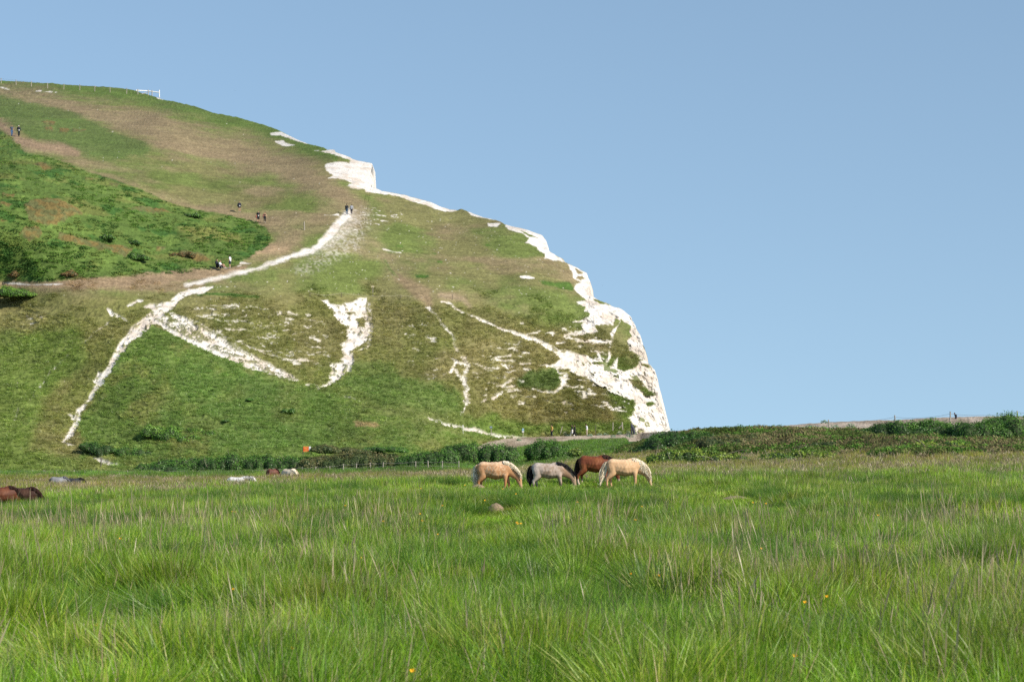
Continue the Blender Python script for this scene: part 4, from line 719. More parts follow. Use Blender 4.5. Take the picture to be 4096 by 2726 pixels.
M_BLUE = mat_plain('blue_paint', (.10, .16, .26), noise=.1, rough=.5); M_SKYB = mat_plain('light_blue_paint', (.16, .40, .60), noise=.1, rough=.5); M_CREAM = mat_plain('cream_board', (.72, .62, .38), noise=.1, rough=.5)
M_OR = mat_plain('orange_board', (.75, .12, .03), noise=.1, rough=.5); M_YE = mat_plain('yellow_strip', (.80, .50, .12), noise=.1, rough=.5); M_DK = mat_plain('dark_print', (.05, .05, .06)); M_BOARDW = mat_plain('white_board', (.78, .78, .76), noise=.06, rough=.5)
sign(1491, 1182, 1.45, [(-.11, 1.28, .18, .25, M_CREAM, [(0, .03, .10, .05, M_DK)]), (.12, 1.28, .18, .25, M_CREAM, [(0, .02, .09, .07, M_DK)])], 'post with two small cream notices above the chalk scar', thick=.045)
sign(1964, 1736, 1.1, [(0, .98, .36, .26, M_BLUE, [(0, .02, .24, .04, M_BOARDW)])], 'small dark blue sign on a pale post left of the shingle', D_=318.)
sign(2092, 1744, 1.15, [(0, .95, .28, .26, M_SKYB, [(0, .03, .18, .06, M_BOARDW)]), (0, .66, .28, .24, M_BOARDW, [(0, .02, .16, .05, M_DK)])], 'light blue and white notice on a post beside the shingle path', D_=322.)
q = Vector(P(np.float64(1228), np.float64(1810), 263.)); root = empty('warning_board', q); tag(root, 'orange board with yellow stripes and a white right side beside the hedge', 'sign')
bd = link('board', box_mesh('board', [(-.12, 0, .42, .62, .04, .62)], .01), M_OR, root); link('post', post_mesh(1.1, .035), M_POSTD, root, (-.46, .03, -.25)); link('post', post_mesh(1.0, .035), M_POSTD, root, (.44, .05, -.25))
link('white_panel', box_mesh('white_panel', [(.32, -.004, .46, .22, .036, .54, .06)], .008), M_BOARDW, root)
for (x, z, w, h) in ((-.12,.70,.60,.045),(-.15,.52,.4,.05),(-.05,.36,.34,.06),(-.12,.18,.56,.05)): link('stripe', box_mesh('stripe', [(x, -.024, z, w, .006, h)], 0), M_YE, bd)
# a few large bits of the place
def rock(name, loc, s, label, mat, cat):
    v, f = ICO3; d = 1+.35*(fbm(v[:, 0]*2, v[:, 1]*2, v[:, 2]*2, o=4, s=7)-.5)+.10*(fbm(v[:, 0]*9, v[:, 1]*9, v[:, 2]*9, o=2, s=8)-.5); o = link(name, mesh_np(name, v*d[:, None]*np.array(s), f, smooth=True), mat); o.location = loc; return tag(o, label, cat)
M_SOIL = mat_plain('dry_soil', (.30, .21, .14), noise=.45, scale=18, bump=.8)
q = field_pt(1983, 63.); rock('molehill', (q.x, q.y, q.z+.10), (.24, .24, .22), 'round brown earth mound alone in the meadow below the first pony', M_SOIL, 'molehill'); HOLES.append((q.x*.85, q.y-11, .9, 13., .22)); HOLES.append((q.x, q.y, .8, 3., .12))
q = field_pt(2945, 74.); rock('bare_mound', (q.x, q.y, q.z+.05), (.5, .7, .16), 'flat patch of bare pinkish earth in the meadow at right', M_SOIL, 'earth mound'); HOLES.append((q.x*.9, q.y-10, 1.3, 13., .3)); HOLES.append((q.x, q.y, 1.1, 3., .12))
q = field_pt(1912, 94.5); rock('bare_mound', (q.x, q.y, q.z+.12), (.28, .28, .14), 'grey brown earth mound under the tail of the left palomino', M_SOIL, 'earth mound')

# buttercups
M_BUT = mat_plain('buttercup_yellow', (.85, .42, .01), noise=.1); M_STEM = mat_plain('green_stem', (.08, .16, .03))
def butter_mesh():
    bm = bmesh.new(); c0 = bm.verts.new((0, 0, 0))
    for i in range(5):
        a = i*2*math.pi/5; q = []
        for da, rr, zz in ((-.5, .010, .006), (-.35, .019, .014), (.35, .019, .014), (.5, .010, .006)): q.append(bm.verts.new((rr*math.cos(a+da), rr*math.sin(a+da), zz)))
        bm.faces.new([c0]+q)
    me = bpy.data.meshes.new('petals'); bm.to_mesh(me); bm.free(); return me
bmesh_ = butter_mesh(); bmesh_.materials.append(M_BUT); stem_ = tubes([((0, 0, -.45), (.02, 0, -.2), .0018), ((.02, 0, -.2), (0, 0, 0), .0015)], 4); stem_.materials.append(M_STEM)
bt = [(3180,2625),(388,2502),(2640,2303),(2450,2202),(3308,2387),(3220,2410),(1062,2262),(935,2358),(1940,2001),(2012,1955),(1680,2055),(1690,2083),(1535,2085),(2068,2090),(2085,2094),(2072,2095),(2310,2008),(2296,2043),(2452,2043),(2605,1978),(2568,2026),(2543,2079),(1860,1940),(1684,1953),(1382,2022),(1771,2022),(2064,1975),(2720,2185),(2745,2189),(3047,2194),(3012,2010),(3064,2014),(3513,2061),(4030,2136),
      (466,2140),(486,2139),(459,2179),(545,2128),(554,2128),(480,2154),(484,2155),(940,2047),(930,2046),(1650,2686),(2525,2295),(1172,2595),(3760,1998),(1448,2232),(1752,2137)]
places = ['in the foreground at lower right','in the foreground at lower left','near the centre right of the meadow','in front of the meadow centre','among dry stalks at right','among pale stems at right']
for i, (a, b) in enumerate(bt):
    d_ = 12.
    for _ in range(40):
        d_ = (CZ-.42-float(zf(np.array([(a-UC)/FP*d_]), np.array([d_]))[0]))*FP/(b-HZ)*.5+d_*.5
    g0 = .42; q = Vector(P(np.float64(a), np.float64(b), d_)); root = empty('buttercup', q, random.uniform(0, 6)); root.rotation_euler = (random.uniform(.2, .7), random.uniform(-.3, .3), random.uniform(0, 6)) if False else (.55, 0, 0)
    tag(root, places[i] and 'yellow buttercup '+places[i] if i < 6 else 'small yellow buttercup dotted in the meadow grass', 'flower', 'buttercups dotted through the meadow')
    s_ = 1.0 if d_ < 40 else 1.5; root.scale = (s_, s_, 1)
    link('petals', bmesh_, None, root); o = link('stem', stem_, None, root); o.rotation_euler = (-.55, 0, 0)

# ------------------------------------------------------------------ bodies grown as one surface from tapering limbs
def grow(name, chains, voxel=.02, smooth=4, k=.3):
    """chains of (x,y,z,r[,ry/r]); spheres along each chain are fused into one skin"""
    Vs, Fs, o = [], [], 0; v0, f0 = ICO1 if voxel > .05 else ICO2
    for ch in chains:
        ch = [tuple(c)+(1.,)*(5-len(c)) for c in ch]
        for a, b in zip(ch[:-1], ch[1:]) if len(ch) > 1 else [(ch[0], ch[0])]:
            a_, b_ = np.array(a), np.array(b); L_ = np.linalg.norm(b_[:3]-a_[:3]); n = max(1, int(L_/(k*max(.4*max(a[3], b[3]), min(a[3], b[3])))))
            for i in range(n+1):
                q = a_+(b_-a_)*i/n; Vs.append(v0*np.array([q[3], q[3]*q[4], q[3]])+q[:3]); Fs.append(f0+o); o += len(v0)
    me = mesh_np(name, np.concatenate(Vs), np.concatenate(Fs)); ob = bpy.data.objects.new('tmp', me); C.objects.link(ob)
    m = ob.modifiers.new('r', 'REMESH'); m.mode = 'VOXEL'; m.voxel_size = voxel; m.use_smooth_shade = True
    s = ob.modifiers.new('s', 'SMOOTH'); s.iterations = smooth; s.factor = .5
    dg = bpy.context.evaluated_depsgraph_get(); me2 = bpy.data.meshes.new_from_object(ob.evaluated_get(dg)); bpy.data.objects.remove(ob); bpy.data.meshes.remove(me); me2.name = name; return me2
def paint(me, fn):
    n = len(me.vertices); co = np.empty(n*3, np.float32); me.vertices.foreach_get('co', co); co = co.reshape(-1, 3); c_ = fn(co[:, 0], co[:, 1], co[:, 2])
    a = me.attributes.get('Col') or me.attributes.new('Col', 'FLOAT_COLOR', 'POINT'); a.data.foreach_set('color', np.c_[np.clip(c_, 0, 1), np.ones(n)].astype(np.float32).ravel())
M_COAT = mat_col('coat', rough=.6, n1=(5, .07), n2=(40, .10), spec=.25, bump=.12, bscale=30, bdist=.02)
M_HAIR = mat_col('long_hair', rough=.6, n1=(6, .12), n2=(50, .2), spec=.25)
M_EYE = mat_plain('eye', (.01, .008, .006), rough=.2, noise=0)
def strands(pts, n, w, cols, rs_, jit=.02):
    """pts: function (i/n) -> list of points for one lock of hair"""
    V_, F_, K_ = [], [], []
    for i in range(n):
        ps = pts(rs_.rand(), rs_); c_ = np.array(cols[rs_.randint(len(cols))])*(.85+.3*rs_.rand()); m = len(ps); fa = rs_.rand()*3.14
        for j, p in enumerate(ps):
            t = j/(m-1); ww = w*(1-.75*t**2)*(.7+.6*rs_.rand()*0+.3); d = np.array([math.cos(fa)*ww, math.sin(fa)*ww, 0]); V_ += [np.array(p)-d, np.array(p)+d]; K_ += [c_, c_]
            if j: b = len(V_); F_.append((b-4, b-3, b-1, b-2))
    return mesh_np('hair', np.array(V_), np.array(F_), np.array(K_))
def horse(u_rump, v_top, D_, coat, mane_cols, label, rz=0., size=1.25, length=1.0, group='ponies grazing in the meadow', tail_swing=(0, 0), belly=1.0, head=1.0, ground=None, pose='graze', seed=0, legs=True, neck_dx=0., mane_len=.22):
    rs_ = np.random.RandomState(seed+5); k = D_/FP; xr = (u_rump-UC)*k; ztop = CZ+(HZ-v_top)*k; s = size/1.25; g = ztop-size
    x0 = xr+.70*s*length*math.cos(rz)
    root = empty('pony', (x0, D_, g), rz, s); root.scale = (s*length, s, s); tag(root, label, 'pony', group)
    B = belly
    ch = [[(-.50,0,.93,.17,1.),(-.40,0,.94,.275,.95),(-.18,0,.865,.325,.95),(.08,0,.835,.35*B,.95),(.32,0,.85,.335,.84),(.50,0,.90,.29,.76),(.60,0,.84,.20,.85)],
          [(.26,0,1.08,.14,.55),(.42,0,1.08,.16,.5)], [(-.52,0,.98,.17,.8),(-.48,0,1.04,.14,.8)]]
    nd = neck_dx
    if pose == 'graze':
        ch += [[(.42,0,.96,.26,.62),(.60+nd*.3,0,.86,.255,.55),(.76+nd*.6,0,.745,.20,.50),(.88+nd*.9,0,.62,.155,.52),(.93+nd,0,.55,.135,.6)],
               [(.93+nd,0,.53,.115,.72),(.965+nd,0,.43,.115,.66),(1.0+nd,0,.32,.082,.66),(1.04+nd,0,.19,.062,.75),(1.05+nd,0,.13,.055,.85)]]
        ears = [((.89+nd, y, .63), (.915+nd, y*1.35, .76)) for y in (-.055, .055)]
        crest = [(.38,1.215),(.56,1.19),(.74+nd*.5,1.09),(.885+nd*.75,.94),(.985+nd*.9,.79),(1.02+nd,.68)]
        eye = [(.985+nd, y, .45) for y in (-.075, .075)]; noz = [(1.065+nd, y, .15) for y in (-.03, .03)]
    else:      # head carried level
        ch += [[(.42,0,.98,.25,.62),(.62,0,1.02,.20,.55),(.82,0,1.05,.155,.55),(.95,0,1.06,.13,.6)], [(.95,0,1.04,.12,.7),(1.05,0,.96,.105,.66),(1.17,0,.86,.07,.7),(1.25,0,.79,.06,.8)]]
        ears = [((.93, y, 1.13), (.93, y*1.3, 1.25)) for y in (-.055, .055)]; crest = [(.36,1.205),(.52,1.22),(.68,1.215),(.84,1.21),(.97,1.19)]; eye = [(1.04, y, 1.0) for y in (-.075, .075)]; noz = [(1.28, y, .80) for y in (-.03, .03)]
    off = [.05*rs_.randn() for _ in range(4)]
    for i, y in enumerate((-.15, .15)):
        f, h = off[i]+(.06 if i else -.02), off[2+i]+(.09 if i else -.04)
        ch.append([(.46,y*.75,.78,.165,.7),(.48+f*.2,y,.62,.105,.9),(.50+f*.6,y,.42,.062),(.505+f*.8,y,.34,.058),(.50+f,y,.16,.038),(.505+f,y,.10,.045),(.53+f,y,.05,.048),(.54+f,y,.025,.056)])
        ch.append([(-.42,y*.8,.84,.225,.75),(-.40+h*.2,y*.95,.64,.155,.8),(-.50+h*.6,y,.47,.085),(-.555+h*.8,y,.40,.064),(-.54+h,y,.24,.042),(-.53+h,y,.11,.046),(-.50+h,y,.05,.05),(-.49+h,y,.025,.058)])
    ch += [[e+(.035,), (e2[0], e2[1], e2[2], .012)] for e, e2 in ears]
    me = grow('body', ch, .02, 5); paint(me, coat); link('body', me, M_COAT, root)
    em = mesh_np('eye', np.concatenate([ICO1[0]*.018+np.array(e) for e in eye]), np.concatenate([ICO1[1], ICO1[1]+len(ICO1[0])])); link('eyes', em, M_EYE, root)
    cx = np.array(crest)
    def lock(t, r_):
        L_ = len(cx)-1; q = t*L_; j = min(int(q), L_-1); p = cx[j]+(cx[j+1]-cx[j])*(q-j); sd = 1 if r_.rand() < .5 else -1; ln = mane_len*(.7+.6*r_.rand()); out = []
        for i in range(6):
            tt_ = i/5; out.append((p[0]+.05*tt_*(1+r_.randn()*.3), sd*(.014+(.165-.07*t)*min(1, tt_*2.0)**.7), p[1]+.025*(1-tt_)-ln*tt_+r_.randn()*.006))
        return out
    link('mane', strands(lock, 700, .013, mane_cols, rs_), M_HAIR, root)
    sx_, sy_ = tail_swing
    def tl(t, r_):
        y0, a = r_.randn()*.022, r_.randn(); ln = .80+.16*r_.rand(); out = []
        for i in range(8):
            tt_ = i/7; bul = math.sin(math.pi*min(1, tt_*1.1))**.7*.062+.012; out.append((-.655-.06*math.sin(tt_*2.2)-sx_*tt_**1.4+bul*a*.75, y0+sy_*tt_+bul*r_.randn()*.25, 1.08+.03*math.sin(tt_*6)*(tt_ < .2)-ln*tt_))
        return out
    link('tail', strands(tl, 330, .014, mane_cols, rs_), M_HAIR, root)
    return root
def mixc(a, b, w): return np.array(a)*(1-w[:, None])+np.array(b)*w[:, None]
def palomino(base, light, dapple, pale_rump, leg):
    def f(x, y, z):
        c_ = np.tile(np.array(base, float), (len(x), 1)); vd = vnoise(x*24, y*24, z*24, s=5); body = sstep(-.5, -.2, x)*(1-sstep(.45, .65, x))*sstep(.55, .7, z)
        c_ = mixc(c_, (1, 1, 1), 0*x); c_ = c_*(1-body[:, None]*dapple*.0)+np.array(light)*0
        c_ = c_*(1-(sstep(.45, .65, vd)*body*dapple)[:, None])+np.array(light)*(sstep(.45, .65, vd)*body*dapple)[:, None]
        w = sstep(1.02, 1.16, z)*pale_rump; c_ = c_*(1-w[:, None])+np.array(light)*1.1*w[:, None]
        w = (1-sstep(.30, .55, z))*(x < .78); c_ = c_*(1-w[:, None]*.8)+np.array(leg)*w[:, None]*.8
        w = sstep(.94, 1.0, x)*(1-sstep(.2, .5, z)); c_ = c_*(1-w[:, None]*.5)+np.array(light)*w[:, None]*.5; return c_
    return f
def roan(x, y, z):
    c_ = np.tile(np.array([.32, .23, .165]), (len(x), 1)); n_ = fbm(x*9, y*9, z*9, o=3, s=6); c_ = mixc2(c_, (.42, .33, .27), sstep(.4, .6, n_)); w = sstep(-.1, -.5, x)+sstep(1.0, 1.2, z)*.6
    c_ = mixc2(c_, (.50, .44, .39), np.clip(w, 0, 1)*.7); c_ = mixc2(c_, (.30, .17, .09), sstep(.50, .75, x)*.75); c_ = mixc2(c_, (.06, .045, .04), (1-sstep(.18, .36, z))*(x < .72)); return mixc2(c_, (.44, .32, .22), sstep(.93, .98, x)*.6)
def mixc2(a, b, w): return a*(1-w[:, None])+np.array(b)*w[:, None]
def plain(a, b, sock=None):
    def f(x, y, z):
        c_ = mixc2(np.tile(np.array(a, float), (len(x), 1)), b, sstep(.4, .62, fbm(x*4, y*4, z*4, o=3, s=9)))
        if sock: c_ = mixc2(c_, sock, 1-sstep(.20, .27, z))
        else: c_ = mixc2(c_, (.03, .02, .015), (1-sstep(.18, .42, z))*(x < .75)*.7)
        return c_
    return f
def piebald(x, y, z):
    return mixc2(np.tile(np.array([.62, .60, .57]), (len(x), 1)), (.10, .06, .045), sstep(.46, .50, fbm(x*2.6+3, y*.8, z*2.6, o=2, s=10))*sstep(.3, .5, x))
FLAX = [(.82,.72,.54),(.74,.62,.44),(.88,.80,.66)]; BLACK = [(.016,.013,.013),(.03,.025,.022)]; BROWN = [(.05,.022,.012),(.03,.014,.01)]
horse(1903, 1840.5, 96, palomino((.50,.26,.125), (.64,.44,.28), .8, .9, (.42,.18,.07)), FLAX, 'dappled golden palomino pony grazing, leftmost of the four near the centre', size=1.28, length=1.04, belly=1.06, seed=1, rz=-.10, mane_len=.17, neck_dx=.04)
horse(2122, 1845, 98, roan, BLACK, 'grey roan pony with black mane and tail, second of the four near the centre', size=1.22, length=1.05, seed=2, rz=.02, neck_dx=.12, mane_len=.13)
horse(2310, 1816.5, 105, plain((.16,.045,.018), (.23,.075,.028), (.55,.42,.32)), BROWN, 'dark chestnut pony half hidden behind the cream palomino', size=1.38, length=.98, seed=3, rz=-.06)
horse(2420, 1829, 96.5, palomino((.60,.37,.20), (.72,.52,.33), .35, .5, (.58,.34,.18)), FLAX, 'cream palomino pony with swinging pale tail, rightmost of the four near the centre', size=1.29, length=1.02, tail_swing=(.20, -.06), seed=4, rz=.05, belly=1.02, neck_dx=.08, mane_len=.36)
G2 = 'ponies half hidden in the grass at left'
horse(-62, 1940, 100, plain((.10,.032,.016), (.15,.05,.022)), BROWN, 'chestnut pony cut off by the left edge of the picture', rz=.3, seed=5, group=G2)
horse(30, 1944, 103, plain((.05,.022,.014), (.075,.035,.02)), BROWN, 'very dark brown pony with its shaggy head down at the left edge', rz=-.05, length=.95, seed=6, group=G2)
horse(200, 1903, 168, plain((.20,.20,.21), (.27,.27,.28)), [(.10,.10,.11),(.16,.16,.17)], 'grey pony low in the grass at the far left', rz=.15, length=.9, seed=7, group=G2)
horse(266, 1908, 172, plain((.035,.035,.04), (.05,.05,.055)), BLACK, 'black pony lying in the dark grass right of the grey pony', rz=.0, length=.9, seed=8, group=G2)
horse(907, 1903, 138, piebald, [(.70,.68,.64),(.06,.05,.04),(.75,.72,.68)], 'white and dark piebald pony deep in the grass', seed=9, group=G2, length=1.0, pose='level', size=1.2).scale.z *= 1.0
horse(1070, 1871, 196, plain((.12,.045,.03), (.16,.065,.04)), BROWN, 'brown pony behind the small cream pony far off in the field', rz=.5, seed=10, group=G2, length=.7)
horse(1128, 1872, 188, plain((.62,.50,.36), (.70,.60,.46)), FLAX, 'small cream pony standing end on far off in the field', rz=-.7, seed=11, group=G2, size=1.35)

# ------------------------------------------------------------------ people
SKIN = (.50, .29, .19)
def person(u, v, D_, hpx, label, pose='stand', face=0., top=(.02,.02,.025), bottom=(.02,.02,.03), hair=(.02,.015,.012), sleeves=1, legs='long', shoes=(.05,.05,.05), skirt=0, longhair=0, cap=None, bag=None, item=None, cloak=None, cut=0, seed=0, lean=0., group='walkers'):
    H = hpx*D_/FP; s = H/1.72; q = Vector(P(np.float64(u), np.float64(v), D_)); root = empty('person', q-Vector((0, 0, .02)), face, s); tag(root, label, 'person', group)
    r_ = random.Random(seed); st = .0
    # local: x forward, y left, z up; joints
    hipz, shz = .93, 1.42
    L = {}
    def J(a, lz): return (a[0]+math.sin(lean)*(lz-hipz), a[1], hipz+(lz-hipz)*math.cos(lean))
    if pose == 'sit':
        hipz = .14; off = -.79; pel = (0, 0, .14); ch = (-.12, 0, .62); shl = [(-.10, y, .60) for y in (-.18, .18)]
        knees = [(.36, -.13, .50), (.38, .14, .46)]; ank = [(.55, -.13, .08), (.60, .15, .07)]; hips = [(0, -.09, .13), (0, .09, .13)]
        elb = [(.10, -.24, .42), (.10, .24, .42)]; wr = [(.30, -.12, .48), (.30, .10, .46)]; nk = (-.09, 0, .70); hd = (-.05, 0, .84)
    else:
        stride = .24 if pose == 'walk' else .04
        hips = [(0, -.09, .92), (0, .09, .92)]; pel = (0, 0, .95); ch = J((0, 0), 1.30) if False else None
        def lz(x, y, z): a = z-.95; return (x+math.sin(lean)*a, y, .95+math.cos(lean)*a)
        ch = lz(.0, 0, 1.28); shl = [lz(0, y, 1.42) for y in (-.18, .18)]; nk = lz(.01, 0, 1.50); hd = lz(.03, 0, 1.61)
        knees = [(stride*.6+.04, -.10, .50), (-stride*.25+.04, .10, .50)]; ank = [(stride, -.10, .09), (-stride, .10, .11)]
        sw = stride*.7; elb = [lz(-sw*.6-.03, -.25, 1.14), lz(sw*.5-.03, .25, 1.14)]; wr = [lz(-sw+.03, -.26, .88), lz(sw+.08, .26, .90)]
        if item == 'hold': elb = [lz(.02, -.24, 1.14), lz(.02, .24, 1.14)]; wr = [lz(.24, -.12, 1.20), lz(.24, .10, 1.18)]
    toe = [(a[0]+.16, a[1]+.0, a[2]-.055) for a in ank]
    pe, cz_ = np.array(pel), np.array(ch); wa = pe*.55+cz_*.45
    torso = [tuple(pe)+(.135, 1.15), tuple(wa)+(.115, 1.15), tuple(cz_)+(.130, 1.25), tuple(np.array(nk)*.35+cz_*.65)+(.115, 1.35)]
    hdv = np.array(hd); chs = [torso, [tuple(nk)+(.055,), tuple(hdv*.6+np.array(nk)*.4)+(.06,)], [tuple(hdv+[0, 0, .03])+(.092, .86), tuple(hdv+[.02, 0, -.05])+(.070, .85)], [tuple(hdv+[.085, 0, .0])+(.018,), tuple(hdv+[.10, 0, -.02])+(.014,)]]
    chs += [[tuple(hdv+[0, y, -.005])+(.02,)]*2 for y in (-.078, .078)]
    for i in (0, 1):
        chs.append([tuple(hips[i])+(.105,), tuple(knees[i])+(.062,), tuple(np.array(knees[i])*.6+np.array(ank[i])*.4-[.02, 0, 0])+(.055,), tuple(ank[i])+(.036,), tuple(toe[i])+(.036,)])
        chs.append([tuple(shl[i])+(.062,), tuple(elb[i])+(.044,), tuple(wr[i])+(.028,)])
        w, e_ = np.array(wr[i]), np.array(elb[i]); d = (w-e_)/np.linalg.norm(w-e_); sd = np.cross(d, [0, 1., 0]); sd /= np.linalg.norm(sd)+1e-6; pm = w+d*.07; chs.append([tuple(w)+(.028,), tuple(pm)+(.034, .6)])
        for kf, ln in zip((-1.5, -.5, .5, 1.5), (.07, .085, .08, .06)): b0 = pm+sd*.016*kf; m0 = b0+d*ln*.6; chs.append([tuple(b0)+(.011,), tuple(m0)+(.010,), tuple(m0+d*ln*.4+np.array([0, -.5 if i else .5, 0])*.02)+(.009,)])
        chs.append([tuple(w+d*.02+sd*.02)+(.012,), tuple(w+d*.06+sd*.055)+(.010,)])
    me = grow('body', chs, .013, 2, k=.4); body = link('body', me, mskin, root)
    g = .022
    def cloth(nm, cc_, col_, vox=.018):
        m_ = grow(nm, cc_, vox, 3, k=.4); link(nm, m_, mat_cloth(col_), root)
    tc_ = [tuple(c[:3])+(c[3]+g, c[4]) for c in torso]
    if sleeves == -1: tc_ = [tuple(wa*.3+cz_*.7)+(.13, 1.2), tc_[2]]
    shirt = [tc_]
    for i in (0, 1):
        if sleeves == 1: shirt.append([tuple(shl[i])+(.078,), tuple(elb[i])+(.060,), tuple(wr[i])+(.042,)])
        elif sleeves == 0: shirt.append([tuple(shl[i])+(.080,), tuple(np.array(shl[i])*.35+np.array(elb[i])*.65)+(.066,)])
    cloth('shirt' if sleeves < 1 else 'jacket', shirt, top)
    tr = [[tuple(pe+[0, 0, .06])+(.142, 1.15), tuple(pe-[0, 0, .04])+(.148, 1.1)]]
    for i in (0, 1):
        hp_, kn, an = map(np.array, (hips[i], knees[i], ank[i]))
        if legs == 'long': tr.append([tuple(hp_)+(.122,), tuple(kn)+(.080,), tuple(an+[0, 0, .02])+(.060,)])
        elif legs == 'wide': tr.append([tuple(hp_)+(.130,), tuple(kn)+(.115,), tuple(an+[0, 0, .03])+(.11,)])
        else: tr.append([tuple(hp_)+(.122,), tuple(hp_*(1-legs)+kn*legs)+(.105,)])
    cloth('trousers' if not isinstance(legs, float) else 'shorts', tr, bottom)
    cloth('shoes', [[tuple(np.array(a)-[.03, 0, .03])+(.048,), tuple(np.array(t_)-[0, 0, .0])+(.044,)] for a, t_ in zip(ank, toe)], shoes)
    hc_ = cap or hair; hh = [[tuple(hdv+[-.015, 0, .055])+(.096, .9), tuple(hdv+[-.045, 0, .0])+(.080, .95)]]
    if longhair: hh.append([tuple(hdv+[-.06, 0, 0])+(.085,), tuple(np.array(nk)+[-.09, 0, -.05])+(.08, 1.3), tuple(cz_+[-.15, 0, -.08])+(.05, 1.8)])
    cloth('cap' if cap else 'hair', hh, hc_, .015)
    if cap: cloth('hair', [[tuple(hdv+[-.06, 0, -.02])+(.07, 1.1), tuple(hdv+[-.06, 0, -.10])+(.055, 1.2)]], hair, .015)
    if cloak: cloth('cloak', [[tuple(np.array(nk)+[-.02, 0, .02])+(.13, 1.2), tuple(cz_+[-.10, 0, 0])+(.20, 1.2), tuple(pe+[-.22, 0, 0])+(.24, 1.1), tuple(pe+[-.34, 0, -.50])+(.20, 1.2), tuple(pe+[-.36, 0, -.74])+(.14, 1.3)]], cloak, .025)
    if bag:
        bc, by, bz, br = bag; o = link('bag', grow('bag', [[(-.02, by, bz+.12, br*.85, .6), (-.04, by, bz-.12, br, .6)]], .02, 2), mat_cloth(bc), root)
    if item == 'pouch': link('pouch', box_mesh('pouch', [(.17, .02, 1.0, .06, .13, .20)], .02), mat_cloth((.75, .75, .72)), root)
    if item == 'hold': link('bottle', tubes([((.27, 0, 1.14), (.27, 0, 1.32), .03)], 8), mat_cloth((.7, .7, .7)), root)
    return root
mskin = mat_plain('skin', SKIN, rough=.6, noise=.08)
_cl = {}
def mat_cloth(c_):
    c_ = tuple(c_)
    if c_ not in _cl: _cl[c_] = mat_plain('cloth', c_, rough=.85, noise=.2, scale=9)
    return _cl[c_]
dh_ = lambda a, b: float(Dhill(a, b))-.6
LT, RT, TO, AW = math.pi, 0., -math.pi/2, math.pi/2     # facing left, right, towards the camera, away
person(47, 544, dh_(47, 544), 43, 'walker in a slate grey shirt and blue jeans on the worn track at far left', 'walk', TO+.5, (.07,.085,.12), (.05,.12,.24), sleeves=0, seed=1)
person(75, 546, dh_(75, 546), 44, 'walker in a white cap and dark jacket with a white pouch at far left', 'walk', TO+.4, (.015,.02,.03), (.012,.02,.022), cap=(.8,.82,.84), item='pouch', seed=2)
person(958, 848, dh_(958, 848), 43, 'bare legged walker with long dark hair, dark jacket over white top, alone on the turf', 'stand', TO+.2, (.02,.025,.045), (.02,.02,.03), legs=.45, longhair=1, bag=((.015,.02,.04), -.27, 1.12, .15), item='pouch', shoes=(.7,.7,.68), seed=3)
person(1033, 889, dh_(1033, 889), 46, 'walker in black with a red and white bag beside the one in a crop top', 'walk', TO+.15, (.02,.018,.025), (.015,.015,.018), sleeves=0, legs=.9, bag=((.45,.10,.09), -.30, .88, .13), item='pouch', seed=4)
person(1059, 889, dh_(1059, 889), 42, 'walker in a black crop top and leggings with white shoes', 'walk', TO+.1, (.03,.02,.025), (.012,.014,.018), sleeves=-1, bag=((.30,.10,.10), -.26, 1.1, .14), shoes=(.75,.75,.73), seed=5)
person(1387, 858, dh_(1387, 858), 43, 'walker in a dark coat and blue jeans at the top of the chalk path', 'stand', AW-.1, (.02,.025,.035), (.04,.09,.15), seed=6, bag=((.6,.6,.6), -.24, 1.0, .07))
person(1406, 857, dh_(1406, 857), 41, 'walker in a pale grey hooded top at the top of the chalk path', 'walk', AW+.2, (.36,.38,.42), (.03,.03,.045), hair=(.12,.09,.07), shoes=(.75,.75,.75), seed=7)
person(920, 1071, dh_(920, 1071), 51, 'standing man in a white shirt and dark shorts by the bend in the track', 'stand', LT-.3, (.75,.77,.80), (.02,.025,.045), sleeves=0, legs=.8, shoes=(.6,.6,.62), seed=8)
person(869, 1070, dh_(869, 1070), 34*1.72/.96, 'person in black sitting on the ground left of the standing man', 'sit', RT-.6, (.015,.02,.028), (.02,.02,.025), seed=9)
person(883, 1073, dh_(883, 1073)-.5, 32*1.72/.96, 'person in a white top sitting beside the standing man', 'sit', RT-.4, (.65,.66,.68), (.03,.03,.04), legs=.5, sleeves=0, shoes=(.7,.7,.7), seed=10)
person(2207, 1745, 326.5, 47, 'long haired walker in a yellow top on the shingle bank', 'stand', LT+.5, (.72,.48,.14), (.02,.03,.045), longhair=1, legs='long', bag=((.02,.02,.03), .24, .98, .11), seed=11)
person(2289, 1743.5, 327, 46, 'walker in a black top and wide white trousers on the shingle bank', 'walk', LT, (.015,.017,.022), (.78,.78,.76), legs='wide', seed=12)
person(2299, 1744.5, 326, 46, 'walker all in black with a shoulder bag on the shingle bank', 'walk', LT+.1, (.015,.016,.02), (.014,.015,.018), legs='wide', longhair=0, bag=((.02,.02,.025), -.22, 1.05, .13), seed=13)
person(2348, 1742, 327, 47.5, 'man in a white shirt and beige trousers bowing his head on the shingle bank', 'stand', LT, (.66,.67,.70), (.50,.42,.33), lean=.14, seed=14)
person(2527, 1737, 328, 46, 'person wrapped in a long dark grey cloak at the foot of the chalk cliff', 'stand', LT, (.06,.065,.085), (.07,.075,.10), hair=(.06,.062,.08), cloak=(.065,.068,.085), lean=.12, seed=15)
person(3824, 1690, 241, 42, 'man in black with a dark cap seen to the waist over the bushes at right', 'walk', LT, (.012,.016,.03), (.02,.02,.03), cap=(.02,.02,.025), lean=.35, bag=((.02,.025,.04), 0, 1.2, .15), seed=16)

